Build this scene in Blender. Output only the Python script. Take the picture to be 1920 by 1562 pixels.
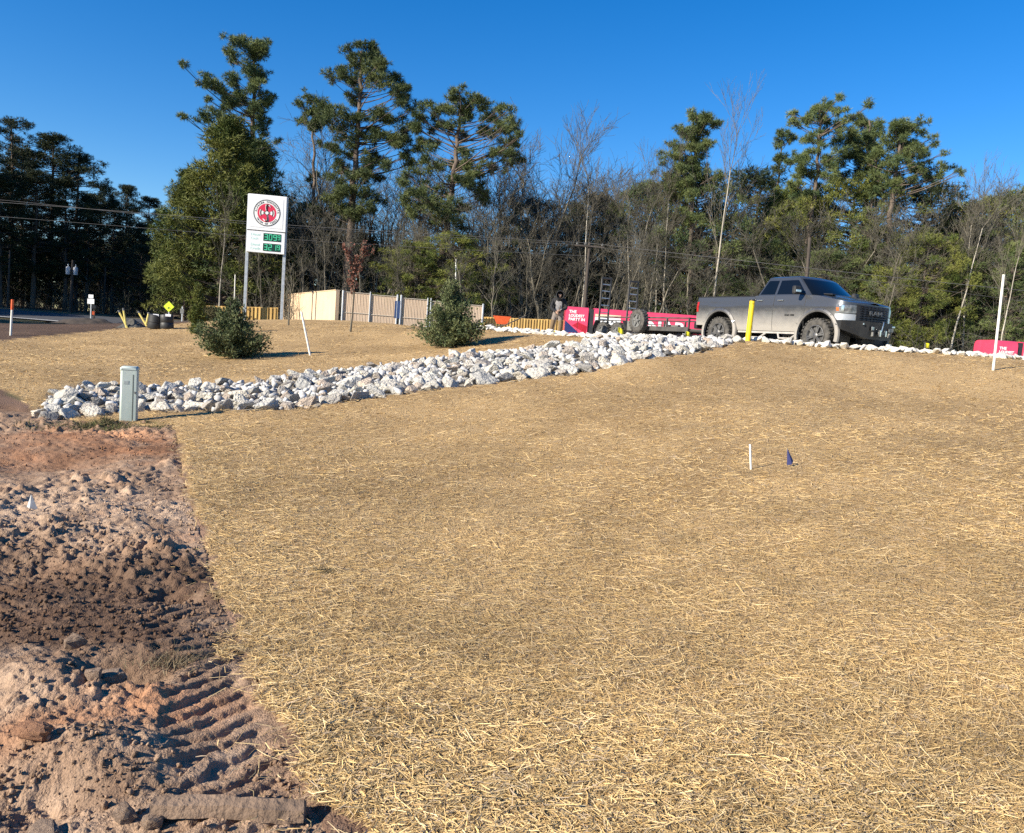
import bpy, bmesh, math, random
import numpy as np
from mathutils import Vector, Matrix, Euler, Quaternion

random.seed(7)
RNG = np.random.default_rng(7)
SC = bpy.context.scene
for o in list(bpy.data.objects):
    bpy.data.objects.remove(o)

# ------------------------------------------------------------------ camera
W0, H0, FPX, EYE = 1920.0, 1562.0, 1507.0, 1.6
ROLL, HORIZ = math.radians(4.16), 642.0
PITCH = math.atan((781.0 - HORIZ) * math.cos(ROLL) / FPX)
fwd = Vector((0, math.cos(PITCH), -math.sin(PITCH)))
rt0 = Vector((1, 0, 0)); up0 = rt0.cross(fwd)
rt = rt0 * math.cos(ROLL) + up0 * math.sin(ROLL)
up = up0 * math.cos(ROLL) - rt0 * math.sin(ROLL)
cam_data = bpy.data.cameras.new('camera')
cam = bpy.data.objects.new('camera', cam_data)
SC.collection.objects.link(cam)
m = Matrix((rt, up, -fwd)).transposed().to_4x4(); m.translation = (0, 0, EYE)
cam.matrix_world = m
cam_data.sensor_fit = 'HORIZONTAL'; cam_data.sensor_width = 36.0
cam_data.lens = 36.0 * FPX / W0
cam_data.clip_start = 0.05; cam_data.clip_end = 6000
SC.camera = cam

# ------------------------------------------------------------------ light
SUN_AZ = Vector((-0.83, -0.557, 0)).normalized()      # towards the sun, on plan
SUN_EL = math.radians(27)
world = bpy.data.worlds.new('World'); SC.world = world; world.use_nodes = True
wn = world.node_tree.nodes; wl = world.node_tree.links
bg = wn['Background']
sky = wn.new('ShaderNodeTexSky'); sky.sky_type = 'NISHITA'; sky.sun_disc = False
sky.sun_elevation = SUN_EL; sky.sun_rotation = math.atan2(SUN_AZ.x, SUN_AZ.y)
sky.altitude = 0; sky.air_density = 1.0; sky.dust_density = 0.0; sky.ozone_density = 4.0
hs = wn.new('ShaderNodeHueSaturation'); hs.inputs['Saturation'].default_value = 1.36
hs.inputs['Value'].default_value = 1.0; hs.inputs['Hue'].default_value = 0.508
wl.new(sky.outputs[0], hs.inputs['Color']); wl.new(hs.outputs[0], bg.inputs['Color'])
bg.inputs['Strength'].default_value = 0.09
sd = bpy.data.lights.new('sun', 'SUN'); sd.energy = 5.0; sd.angle = math.radians(0.53)
sd.color = (1.0, 0.91, 0.76)
sun = bpy.data.objects.new('sun', sd); SC.collection.objects.link(sun)
sdir = Vector((SUN_AZ.x * math.cos(SUN_EL), SUN_AZ.y * math.cos(SUN_EL), math.sin(SUN_EL)))
sun.rotation_euler = (-sdir).to_track_quat('-Z', 'Y').to_euler()
sun.location = sdir * 60
vs = SC.view_settings
vs.view_transform = 'Standard'; vs.look = 'None'; vs.exposure = 0.95; vs.gamma = 1.0
vs.use_curve_mapping = False
SC.cycles.use_denoising = False
SC.cycles.max_bounces = 5; SC.cycles.diffuse_bounces = 2; SC.cycles.glossy_bounces = 2
SC.cycles.transparent_max_bounces = 4

# ------------------------------------------------------------------ helpers
R3 = np.array([list(rt), list(up), list(fwd)])
def ray(px, py):
    d = rt * ((px - W0 / 2) / FPX) + up * (-(py - H0 / 2) / FPX) + fwd
    return d
def at(px, py, d):
    """photo pixel + forward distance in metres -> world point"""
    r = ray(px, py); r = r * (d / r.y)
    return Vector((r.x, r.y, EYE + r.z))
def proj(P):
    """world points (n,3) -> photo pixels"""
    Q = (np.asarray(P, float) - np.array([0, 0, EYE])) @ R3.T
    z = np.maximum(Q[..., 2], 1e-3)
    return np.stack([W0 / 2 + FPX * Q[..., 0] / z, H0 / 2 - FPX * Q[..., 1] / z], -1)

def tag(o, label=None, cat=None, group=None, kind=None):
    if label: o['label'] = label
    if cat: o['category'] = cat
    if group: o['group'] = group
    if kind: o['kind'] = kind
    return o
def link(o, parent=None):
    SC.collection.objects.link(o)
    if parent is not None: o.parent = parent
    return o
def empty(name, loc=(0, 0, 0), rz=0, label=None, cat=None, group=None):
    o = bpy.data.objects.new(name, None); link(o)
    o.location = loc; o.rotation_euler = (0, 0, rz); o.empty_display_size = 0.2
    return tag(o, label, cat, group)
def np_mesh(name, V, F, smooth=False):
    """V (n,3), F: (m,3) or (m,4) array, or list of arrays"""
    V = np.ascontiguousarray(V, np.float32)
    Fs = F if isinstance(F, list) else [F]
    Fs = [np.asarray(f, np.int32) for f in Fs if len(f)]
    me = bpy.data.meshes.new(name)
    me.vertices.add(len(V)); me.vertices.foreach_set('co', V.ravel())
    loops = np.concatenate([f.ravel() for f in Fs])
    tot = np.concatenate([np.full(len(f), f.shape[1], np.int32) for f in Fs])
    start = np.concatenate([[0], np.cumsum(tot)[:-1]]).astype(np.int32)
    me.loops.add(len(loops)); me.loops.foreach_set('vertex_index', loops)
    me.polygons.add(len(tot)); me.polygons.foreach_set('loop_start', start)
    me.polygons.foreach_set('loop_total', tot)
    if smooth: me.polygons.foreach_set('use_smooth', np.ones(len(tot), bool))
    me.update(calc_edges=True)
    return me
def add_col(me, C, name='col'):
    a = me.color_attributes.new(name, 'FLOAT_COLOR', 'POINT')
    C = np.asarray(C, np.float32)
    if C.shape[1] == 3: C = np.concatenate([C, np.ones((len(C), 1), np.float32)], 1)
    a.data.foreach_set('color', C.ravel())
def obj(name, me, mat=None, parent=None, loc=None, rot=None, scale=None):
    o = bpy.data.objects.new(name, me); link(o, parent)
    if mat is not None and not me.materials: me.materials.append(mat)
    if loc is not None: o.location = loc
    if rot is not None: o.rotation_euler = rot
    if scale is not None: o.scale = scale
    return o
class MB:
    """collects boxes, tubes, lathes, prisms in one mesh"""
    def __init__(s): s.v = []; s.f = []
    def add(s, V, F):
        b = len(s.v); s.v += [tuple(x) for x in V]; s.f += [tuple(i + b for i in f) for f in F]; return s
    def box(s, c, d, rot=None, taper=1.0):
        h = [x / 2 for x in d]; V = []
        for z in (-1, 1):
            k = taper if z > 0 else 1
            for x, y in ((-1, -1), (1, -1), (1, 1), (-1, 1)):
                V.append(Vector((x * h[0] * k, y * h[1] * k, z * h[2])))
        if rot is not None:
            M = Euler(rot).to_matrix(); V = [M @ v for v in V]
        c = Vector(c); V = [v + c for v in V]
        return s.add(V, [(3, 2, 1, 0), (4, 5, 6, 7), (0, 1, 5, 4), (1, 2, 6, 5), (2, 3, 7, 6), (3, 0, 4, 7)])
    def tube(s, pts, rad, n=8, caps=True):
        pts = [Vector(p) for p in pts]
        if not hasattr(rad, '__len__'): rad = [rad] * len(pts)
        V = []; F = []; prev = None
        for i, p in enumerate(pts):
            t = (pts[min(i + 1, len(pts) - 1)] - pts[max(i - 1, 0)]).normalized()
            if prev is None:
                a = Vector((0, 0, 1)) if abs(t.z) < 0.9 else Vector((1, 0, 0))
                x = t.cross(a).normalized()
            else:
                x = (prev - t * prev.dot(t)).normalized()
            prev = x; y = t.cross(x)
            for k in range(n):
                A = 2 * math.pi * k / n
                V.append(p + (x * math.cos(A) + y * math.sin(A)) * rad[i])
        for i in range(len(pts) - 1):
            for k in range(n):
                F.append((i * n + k, i * n + (k + 1) % n, (i + 1) * n + (k + 1) % n, (i + 1) * n + k))
        if caps:
            F.append(tuple(reversed(range(n)))); F.append(tuple((len(pts) - 1) * n + k for k in range(n)))
        return s.add(V, F)
    def lathe(s, prof, n=24, axis='Y', c=(0, 0, 0), close=False):
        """prof: (radius, along)"""
        V = []; F = []
        for r, h in prof:
            for k in range(n):
                A = 2 * math.pi * k / n; a, b = r * math.cos(A), r * math.sin(A)
                V.append({'Y': (a, h, b), 'Z': (a, b, h), 'X': (h, a, b)}[axis])
        m_ = len(prof)
        for i in range(m_ - 1 if not close else m_):
            j = (i + 1) % m_
            for k in range(n):
                F.append((i * n + k, i * n + (k + 1) % n, j * n + (k + 1) % n, j * n + k))
        V = [Vector(v) + Vector(c) for v in V]
        return s.add(V, F)
    def prism(s, poly, d0, d1, axis='Y'):
        """poly in the two other axes, extruded from d0 to d1 along axis"""
        def mk(a, b, d): return {'Y': (a, d, b), 'Z': (a, b, d), 'X': (d, a, b)}[axis]
        n = len(poly)
        V = [mk(a, b, d0) for a, b in poly] + [mk(a, b, d1) for a, b in poly]
        F = [tuple(range(n)), tuple(reversed(range(n, 2 * n)))]
        F += [(i, i + n, (i + 1) % n + n, (i + 1) % n) for i in range(n)]
        return s.add(V, F)
    def xf(s, M):
        s.v = [tuple(M @ Vector(v)) for v in s.v]; return s
    def build(s, name, mat, parent=None, smooth=False, bevel=0.0, loc=None, rot=None, label=None, normals=True):
        me = bpy.data.meshes.new(name); me.from_pydata(s.v, [], s.f)
        if normals or bevel:
            bm = bmesh.new(); bm.from_mesh(me)
            if normals: bmesh.ops.recalc_face_normals(bm, faces=bm.faces)
            if bevel:
                bmesh.ops.bevel(bm, geom=[e for e in bm.edges if len(e.link_faces) == 2 and e.calc_face_angle(0) > 0.5],
                                offset=bevel, segments=1, affect='EDGES', profile=0.5)
            bm.to_mesh(me); bm.free()
        if smooth:
            me.polygons.foreach_set('use_smooth', [True] * len(me.polygons))
            try: me.set_sharp_from_angle(angle=math.radians(38))
            except Exception: pass
        o = obj(name, me, mat, parent, loc, rot)
        if label: o['label'] = label
        return o
def copy_tree(o, parent=None):
    c = o.copy(); SC.collection.objects.link(c); c.parent = parent
    for ch in [x for x in CH.get(o.name, [])]:
        copy_tree(ch, c)
    return c
CH = {}
def index_children(root):
    CH[root.name] = [x for x in bpy.data.objects if x.parent == root]
    for c in CH[root.name]: index_children(c)
def text_mesh(s, size=1.0, extrude=0.002, align='CENTER', bold=0.0):
    cu = bpy.data.curves.new('lettering', 'FONT'); cu.body = s; cu.size = size
    cu.extrude = extrude; cu.align_x = align; cu.align_y = 'CENTER'; cu.offset = bold; cu.resolution_u = 3
    o = bpy.data.objects.new('lettering', cu); SC.collection.objects.link(o)
    dg = bpy.context.evaluated_depsgraph_get(); dg.update()
    me = bpy.data.meshes.new_from_object(o.evaluated_get(dg))
    bpy.data.objects.remove(o); bpy.data.curves.remove(cu)
    return me

# ------------------------------------------------------------------ noise
def _h(ix, iy, seed):
    n = (ix.astype(np.int64) * 374761393 + iy.astype(np.int64) * 668265263 + seed * 974711) & 0x7fffffff
    n = ((n ^ (n >> 13)) * 1274126177) & 0x7fffffff
    return ((n ^ (n >> 16)) & 0xffff) / 65535.0
def vnoise(x, y, seed=0):
    ix = np.floor(x); iy = np.floor(y); fx = x - ix; fy = y - iy
    fx = fx * fx * fx * (fx * (fx * 6 - 15) + 10); fy = fy * fy * fy * (fy * (fy * 6 - 15) + 10)
    a = _h(ix, iy, seed); b = _h(ix + 1, iy, seed); c = _h(ix, iy + 1, seed); d = _h(ix + 1, iy + 1, seed)
    return (a + (b - a) * fx) * (1 - fy) + (c + (d - c) * fx) * fy
def fbm(x, y, oct=4, seed=0, gain=0.5):
    s = 0; a = 1.0; t = 0
    for i in range(oct):
        s = s + a * (vnoise(x * 2 ** i + 17.3 * i, y * 2 ** i - 9.1 * i, seed + i) - 0.5); t += a; a *= gain
    return s / t
def inpoly(x, y, poly):
    x = np.asarray(x); y = np.asarray(y); c = np.zeros(x.shape, bool); n = len(poly)
    for i in range(n):
        x0, y0 = poly[i][:2]; x1, y1 = poly[(i + 1) % n][:2]
        if y0 == y1: continue
        k = ((y0 > y) != (y1 > y)) & (x < (x1 - x0) * (y - y0) / (y1 - y0) + x0)
        c ^= k
    return c
def dist_poly(x, y, line):
    """distance to an open polyline"""
    d = np.full(np.shape(x), 1e9)
    for (x0, y0), (x1, y1) in zip(line[:-1], line[1:]):
        vx, vy = x1 - x0, y1 - y0; L = vx * vx + vy * vy
        t = np.clip(((x - x0) * vx + (y - y0) * vy) / L, 0, 1)
        d = np.minimum(d, np.hypot(x - x0 - t * vx, y - y0 - t * vy))
    return d

# ------------------------------------------------------------------ materials
def new_mat(name):
    mt = bpy.data.materials.new(name); mt.use_nodes = True
    n = mt.node_tree.nodes; l = mt.node_tree.links
    return mt, n, l, n['Principled BSDF']
def ramp(n, stops):
    r = n.new('ShaderNodeValToRGB'); e = r.color_ramp.elements
    while len(e) < len(stops): e.new(0.5)
    for k, (p, c) in zip(e, stops):
        k.position = p; k.color = tuple(c) + (1,) if len(c) == 3 else c
    return r
def pmat(name, c1, c2=None, scale=8.0, rough=0.7, bump=0.0, bscale=None, metallic=0.0, coat=0.0, spec=0.5, stretch=None, rnd=0.0, contrast=(0.35, 0.65)):
    """two-tone noise material in object space; rnd = value change from object to object"""
    mt, n, l, b = new_mat(name)
    b.inputs['Roughness'].default_value = rough; b.inputs['Metallic'].default_value = metallic
    b.inputs['Coat Weight'].default_value = coat; b.inputs['Specular IOR Level'].default_value = spec
    tc = n.new('ShaderNodeTexCoord'); src = tc.outputs['Object']
    if stretch:
        mp = n.new('ShaderNodeMapping'); mp.inputs['Scale'].default_value = stretch
        l.new(src, mp.inputs['Vector']); src = mp.outputs[0]
    c2 = c2 or tuple(x * 0.8 for x in c1)
    nz = n.new('ShaderNodeTexNoise'); nz.inputs['Scale'].default_value = scale; nz.inputs['Detail'].default_value = 5
    l.new(src, nz.inputs['Vector'])
    r = ramp(n, [(contrast[0], c1), (contrast[1], c2)]); l.new(nz.outputs['Fac'], r.inputs['Fac'])
    out = r.outputs['Color']
    if rnd:
        oi = n.new('ShaderNodeObjectInfo'); mr = n.new('ShaderNodeMapRange')
        mr.inputs['To Min'].default_value = 1 - rnd; mr.inputs['To Max'].default_value = 1 + rnd
        l.new(oi.outputs['Random'], mr.inputs['Value'])
        h = n.new('ShaderNodeHueSaturation'); l.new(mr.outputs[0], h.inputs['Value']); l.new(out, h.inputs['Color']); out = h.outputs[0]
    l.new(out, b.inputs['Base Color'])
    if bump:
        n2 = n.new('ShaderNodeTexNoise'); n2.inputs['Scale'].default_value = bscale or scale * 3; n2.inputs['Detail'].default_value = 6
        l.new(src, n2.inputs['Vector'])
        bp = n.new('ShaderNodeBump'); bp.inputs['Strength'].default_value = bump; bp.inputs['Distance'].default_value = 0.02
        l.new(n2.outputs['Fac'], bp.inputs['Height']); l.new(bp.outputs[0], b.inputs['Normal'])
    return mt
def attr_mat(name, rough=0.9, scale=30.0, var=0.3, bump=0.3, bscale=60.0, bdist=0.02, spec=0.3, fine=None):
    """colour from the mesh's 'col' attribute with fine grain on it"""
    mt, n, l, b = new_mat(name)
    b.inputs['Roughness'].default_value = rough; b.inputs['Specular IOR Level'].default_value = spec
    at_ = n.new('ShaderNodeAttribute'); at_.attribute_name = 'col'
    tc = n.new('ShaderNodeTexCoord')
    nz = n.new('ShaderNodeTexNoise'); nz.inputs['Scale'].default_value = scale; nz.inputs['Detail'].default_value = 6
    nz.inputs['Roughness'].default_value = 0.65
    l.new(tc.outputs['Object'], nz.inputs['Vector'])
    mr = n.new('ShaderNodeMapRange'); mr.inputs['From Min'].default_value = 0.25; mr.inputs['From Max'].default_value = 0.75
    mr.inputs['To Min'].default_value = 1 - var; mr.inputs['To Max'].default_value = 1 + var
    l.new(nz.outputs['Fac'], mr.inputs['Value'])
    h = n.new('ShaderNodeHueSaturation'); l.new(mr.outputs[0], h.inputs['Value']); l.new(at_.outputs['Color'], h.inputs['Color'])
    l.new(h.outputs[0], b.inputs['Base Color'])
    if bump:
        n2 = n.new('ShaderNodeTexNoise'); n2.inputs['Scale'].default_value = bscale; n2.inputs['Detail'].default_value = 8
        l.new(tc.outputs['Object'], n2.inputs['Vector'])
        bp = n.new('ShaderNodeBump'); bp.inputs['Strength'].default_value = bump; bp.inputs['Distance'].default_value = bdist
        l.new(n2.outputs['Fac'], bp.inputs['Height']); l.new(bp.outputs[0], b.inputs['Normal'])
    return mt
# ------------------------------------------------------------------ terrain
CP = [(-300, 1562, 2.45), (0, 1562, 2.45), (480, 1562, 2.5), (960, 1562, 2.6), (1440, 1562, 2.7), (1920, 1562, 2.8),
      (0, 1000, 5.63), (480, 1000, 6.2), (960, 1000, 6.6), (1400, 1000, 6.65), (1800, 1000, 6.7),
      (0, 780, 11.8), (241, 790, 12.2), (75, 782, 12.4), (150, 725, 15.0), (960, 900, 8.7), (960, 780, 12.3),
      (1408, 875, 8.9), (1800, 800, 12.3), (1400, 760, 13.0), (530, 765, 13.2), (700, 742, 14.2), (900, 716, 15.5),
      (1100, 694, 16.8), (1300, 660, 18.5), (1395, 640, 20.0), (1500, 647, 20.2), (1700, 658, 20.6), (1920, 674, 20.6),
      (1862, 695, 17.5), (1600, 700, 17.0), (2200, 720, 18.0), (2200, 1000, 6.8),
      (430, 670, 22.0), (838, 652, 24.0), (657, 622, 30.0), (560, 606, 36.0), (640, 603, 45.0), (760, 610, 42.0),
      (575, 668, 22.5), (300, 690, 18.0), (200, 629, 28.0), (20, 642, 24.5), (20, 700, 15.5), (350, 622, 30.0), (600, 690, 19.0),
      (1000, 640, 23.0), (1000, 622, 28.0), (905, 617, 32.0),
      (1900, 675, 24.0),
      (0, 599, 46), (200, 613, 46), (-300, 580, 46), (0, 580, 56), (200, 595, 56), (-300, 560, 56), (0, 575, 66), (200, 590, 66),
      (450, 604, 50), (380, 604, 46), (300, 606, 44)]
pts = np.array([list(at(*c)) for c in CP])
ex = []
for (x, y, z) in [(6, 36, 1.85), (12, 36, 1.85), (18, 36, 1.9), (0, 43, 1.4), (10, 50, 1.5), (25, 50, 1.8), (25, 28, 1.95),
                  (14, 28, 1.92), (8, 30, 1.9), (4, 33, 1.9), (8.5, 23.5, 1.9), (7.2, 26, 1.9), (0, 0, 0), (-4, 0, 0), (4, 0, 0), (0, -6, 0), (-14, 4, -0.05), (14, 4, 0.2),
                  (-20, 15, 0.1), (0, 60, 1.7), (20, 70, 1.8), (-20, 75, 1.55), (40, 60, 1.8), (-50, 50, 0.9), (-50, 62, 1.3), (45, 20, 2.0), (-40, 20, 0.8)]:
    ex.append((x, y, z))
pts = np.concatenate([pts, np.array(ex)])
def _tps(P, lam=0.02):
    n = len(P); d = np.hypot(P[:, None, 0] - P[None, :, 0], P[:, None, 1] - P[None, :, 1])
    K = np.where(d > 0, d * d * np.log(d + 1e-12), 0) + lam * np.eye(n) * n * 0.5
    A = np.zeros((n + 3, n + 3)); A[:n, :n] = K; A[:n, n] = A[n, :n] = 1
    A[:n, n + 1:n + 3] = P[:, :2]; A[n + 1:n + 3, :n] = P[:, :2].T
    return np.linalg.solve(A, np.concatenate([P[:, 2], [0, 0, 0]]))
TW = _tps(pts)
def G(x, y):
    x = np.asarray(x, float); y = np.asarray(y, float); sh = x.shape
    xc = np.clip(x.ravel(), -55, 55); yc = np.clip(y.ravel(), -8, 80)
    z = TW[-3] + TW[-2] * xc + TW[-1] * yc
    for i in range(len(pts)):
        d2 = (xc - pts[i, 0]) ** 2 + (yc - pts[i, 1]) ** 2
        z = z + TW[i] * 0.5 * d2 * np.log(d2 + 1e-12)
    r = np.hypot(x.ravel(), y.ravel() - 20)
    t = np.clip((r - 56) / 25, 0, 1); t = t * t * (3 - 2 * t)
    z = z * (1 - t) + 1.7 * t
    return z.reshape(sh)
def g(x, y): return float(G(np.array([x]), np.array([y]))[0])
_D = np.concatenate([np.geomspace(1.5, 75, 900)])
def gp(px, py):
    """photo pixel -> the ground it falls on"""
    r = ray(px, py); x = r.x / r.y * _D; z = EYE + r.z / r.y * _D
    h = G(x, _D) - z; k = np.argmax(h > 0) if (h > 0).any() else len(_D) - 1
    return Vector((x[k], _D[k], float(G(x[k:k + 1], _D[k:k + 1])[0])))
def onground(px, d):
    """point of the ground seen at about column px, at distance d"""
    p = at(px, 640, d)
    for _ in range(4):
        z = g(p.x, d); py = proj([[p.x, d, z]])[0]
        p.x += (px - py[0]) / FPX * d
    return Vector((p.x, d, g(p.x, d)))

EDGE_PX = [(330, 800), (345, 880), (372, 980), (400, 1080), (440, 1180), (500, 1290), (545, 1390), (585, 1480), (622, 1562), (700, 1750)]
EDGE = [(p.x, p.y) for p in (gp(*q) for q in EDGE_PX)]
GRASSP = [gp(60, 790), gp(330, 800)]
DIRT = [(-16, 1.0), (-16, 26), (gp(10, 690).x - 4, gp(10, 690).y), (gp(0, 730).x, gp(0, 730).y), (gp(60, 770).x, gp(60, 770).y), (gp(200, 800).x, gp(200, 800).y)] + EDGE + [(EDGE[-1][0] + 0.2, 0.4)]
CH_FRONT = [(66, 786), (150, 781), (270, 771), (400, 771), (530, 768), (640, 754), (760, 737), (900, 718), (1010, 706), (1090, 699), (1190, 678), (1300, 660), (1395, 641)]
CH_BACK = [(92, 742), (150, 722), (300, 724), (480, 716), (600, 699), (750, 682), (900, 662), (1000, 653), (1060, 646)]
cf = [(p.x, p.y) for p in (gp(*q) for q in CH_FRONT)]
cb = [(p.x, p.y) for p in (gp(*q) for q in CH_BACK)] + [(2.3, 22.6), (3.6, 22.4), (5.4, 21.6)]
CHAN = cf + cb[::-1]
_EX = np.array([-900, 0, 100, 200, 330, 480, 640, 800, 900, 1000, 1100, 1200, 1390, 1500, 1920, 2600])
_ED = np.array([20, 25, 28, 30.5, 36, 43, 44.2, 38, 31, 27, 24.2, 22.6, 20.9, 20.6, 20.5, 21])
def edge_d(x, y):
    return np.interp(W0 / 2 + FPX * x / np.maximum(y, 0.2), _EX, _ED)
def straw_mask(x, y):
    return (y < edge_d(x, y) + 0.25 * fbm(x * 1.5, y * 1.5, 3, 5)) & ~inpoly(x + 0.42 * fbm(x * 2, y * 2, 3, 8) + .2 * fbm(x * 8, y * 8, 2, 9), y, DIRT)

# ground sheet: polar grid, fine towards the photographed side
rr = np.concatenate([np.geomspace(0.8, 70, 230), np.geomspace(74, 3000, 26)])
aa = np.concatenate([np.linspace(-math.pi, -0.95, 40, endpoint=False), np.linspace(-0.95, 0.95, 250), np.linspace(0.95, math.pi, 41)[1:]])
A, Rr = np.meshgrid(aa, rr)
X = Rr * np.sin(A); Y = Rr * np.cos(A)
Z = G(X, Y)
SM = straw_mask(X, Y) & (Y > -2)
dirt_in = inpoly(X, Y, DIRT)
de = dist_poly(X, Y, EDGE)
chan_in = inpoly(X, Y, CHAN)
Z = Z + np.where(SM, 0.035 * fbm(X * 2.2, Y * 2.2, 4, 3) + 0.10 * fbm(X * 0.35, Y * 0.35, 2, 4), 0.02 * fbm(X, Y, 3, 3))
DM_U0, DM_U1, DM_Y0, DM_Y1 = -0.86, -0.06, 1.7, 13.2
under = dirt_in & (X / np.maximum(Y, .1) > DM_U0 + .02) & (Y > DM_Y0 + .1) & (Y < DM_Y1 - .5)
Z = Z - np.where(under, np.clip(de * 1.2, 0, 0.22), 0)
Z = Z - np.where(chan_in, 0.08, 0)
n_r, n_a = X.shape
V = np.stack([X, Y, Z], -1).reshape(-1, 3)
idx = np.arange(n_r * n_a).reshape(n_r, n_a)
F = np.stack([idx[:-1, :-1], idx[:-1, 1:], idx[1:, 1:], idx[1:, :-1]], -1).reshape(-1, 4)[:, ::-1]
F2 = np.stack([idx[:-1, -1], idx[:-1, 0], idx[1:, 0], idx[1:, -1]], -1)[:, ::-1]
gm = np_mesh('ground', V, [F], smooth=True)
n1 = fbm(X * 0.5, Y * 0.5, 4, 21); n2 = fbm(X * 2.5, Y * 2.5, 4, 22)
def mixc(a, b, t): return a + (b - a) * np.clip(t, 0, 1)[..., None]
C = np.zeros(X.shape + (3,))
straw_c = mixc(np.array([.48, .325, .155]), np.array([.34, .225, .105]), .5 + 2.2 * n1 + 1.2 * n2)
soil_c = mixc(np.array([.17, .105, .07]), np.array([.10, .06, .04]), .5 + 2 * n1 + n2)
grass_c = mixc(np.array([.09, .085, .035]), np.array([.16, .12, .06]), .5 + 2 * n1 + n2)
lot_c = mixc(np.array([.62, .58, .50]), np.array([.5, .46, .40]), .5 + 2 * n1)
C[:] = grass_c
beyond = (Y > edge_d(X, Y))
lot = beyond & (X / np.maximum(Y, 1) > -0.09) & (Y < 48)
C[lot] = lot_c[lot]; C[SM] = straw_c[SM]; C[dirt_in] = soil_c[dirt_in]
C[chan_in] = (.3, .27, .23)
far_soil = (~SM) & (~lot) & (Y > 20) & (Y < 41) & (X < -7)
C[far_soil] = soil_c[far_soil] * .7
nr = (~SM) & (~chan_in) & (Y < 13.5) & (Y > -3) & (X < .5); C[nr] = soil_c[nr] * 1.5
leaf = (Y > 60)
C[leaf] = (.10, .07, .04)
add_col(gm, C.reshape(-1, 3))
M_GROUND = attr_mat('ground_matting', 0.95, 45, 0.45, 0.9, 70, 0.03)
ground = obj('ground', gm, M_GROUND); tag(ground, kind='structure')

# ------------------------------------------------------------------ churned bare soil, lower left
yy = np.geomspace(DM_Y0, DM_Y1, 880); uu = np.linspace(DM_U0, DM_U1, 350)
U, Yd = np.meshgrid(uu, yy)
Yd = Yd + 0.0; Xd = U * Yd
_ey = np.array([e[1] for e in EDGE])[::-1]; _exx = np.array([e[0] for e in EDGE])[::-1]
def edge_x(y): return np.interp(y, _ey, _exx)
T = edge_x(Yd) - Xd + .10 * fbm(Xd * 1.2, Yd * 1.2, 3, 95) + .05 * fbm(Xd * 6, Yd * 6, 2, 96)                    # metres into the soil from the straw's edge
def clodfield(x, y, cell, seed, keep=0.6):
    """rounded lumps, one per jittered cell"""
    gx = np.floor(x / cell); gy = np.floor(y / cell); h = np.zeros(x.shape)
    for dx in (-1, 0, 1):
        for dy in (-1, 0, 1):
            cx = gx + dx; cy = gy + dy
            a = _h(cx, cy, seed); b = _h(cx, cy, seed + 1); c = _h(cx, cy, seed + 2); k = _h(cx, cy, seed + 3)
            px = (cx + .2 + .6 * a) * cell; py = (cy + .2 + .6 * b) * cell
            r = cell * (.28 + .34 * c)
            an = a * 6.28 + b * 3.1; ca, sa = np.cos(an), np.sin(an)
            lx = ((x - px) * ca + (y - py) * sa) / r; ly = (-(x - px) * sa + (y - py) * ca) / (r * (.65 + .35 * b))
            m8 = np.maximum(np.maximum(np.abs(lx), np.abs(ly)), (np.abs(lx) + np.abs(ly)) * (.68 + .2 * c))
            hh = np.where((m8 < 1) & (k < keep), np.minimum((1 - m8) * 2.4, .62 + .45 * (lx * (a - .5) + ly * (b - .5))) * r * .95, 0)
            hh = np.maximum(hh, 0)
            h = np.maximum(h, hh)
    return h
wx = Xd + .05 * fbm(Xd * 9, Yd * 9, 3, 41); wy = Yd + .05 * fbm(Xd * 9, Yd * 9, 3, 42)
rough_zone = np.clip(.5 + 3.2 * fbm(Xd * .9, Yd * .9, 3, 50), .25, 1)
hd = .13 * fbm(Xd * .8, Yd * .8, 3, 31) + .055 * fbm(Xd * 3, Yd * 3, 4, 32)
rg = 1 - np.abs(2 * fbm(wx * 9, wy * 9, 3, 33)) * 2
hd += .022 * rg * rough_zone
hd += clodfield(wx, wy, .19, 60, .30) * .8 * rough_zone + clodfield(wx, wy, .085, 70, .5) * .95 * rough_zone + clodfield(wx, wy, .042, 80, .6) * (.35 + .65 * rough_zone)
hd += .022 * fbm(Xd * 26, Yd * 26, 3, 34) + clodfield(wx, wy, .024, 84, .7) * .8 * rough_zone
def lane(t0, t1, slant, period, depth):
    f = np.clip((T - t0) / .07, 0, 1) * np.clip((t1 - T) / .07, 0, 1)
    ph = (Yd + slant * T + .09 * fbm(Xd * 5, Yd * 5, 3, 90)) / period
    w = np.clip(np.sin(2 * math.pi * ph) * 3.0 + .4 + 5 * fbm(Xd * 14, Yd * 14, 3, 93), -1, 1)
    brk = np.clip((.75 if t0 < .5 else .25) * np.clip((5.2 - Yd) / 1.2, .12, 1) + 4.2 * fbm(Xd * 1.3 + 7 * t0, Yd * 1.3, 3, 91), 0, 1)
    return f * brk, w * depth
for t0, t1, sl, pe, dp in [(.06, .56, .85, .115, .012), (1.15, 1.5, -.6, .15, .011)]:
    f, w = lane(t0, t1, sl, pe, dp)
    hd = hd * (1 - .5 * f) + f * (w - .012)
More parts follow.
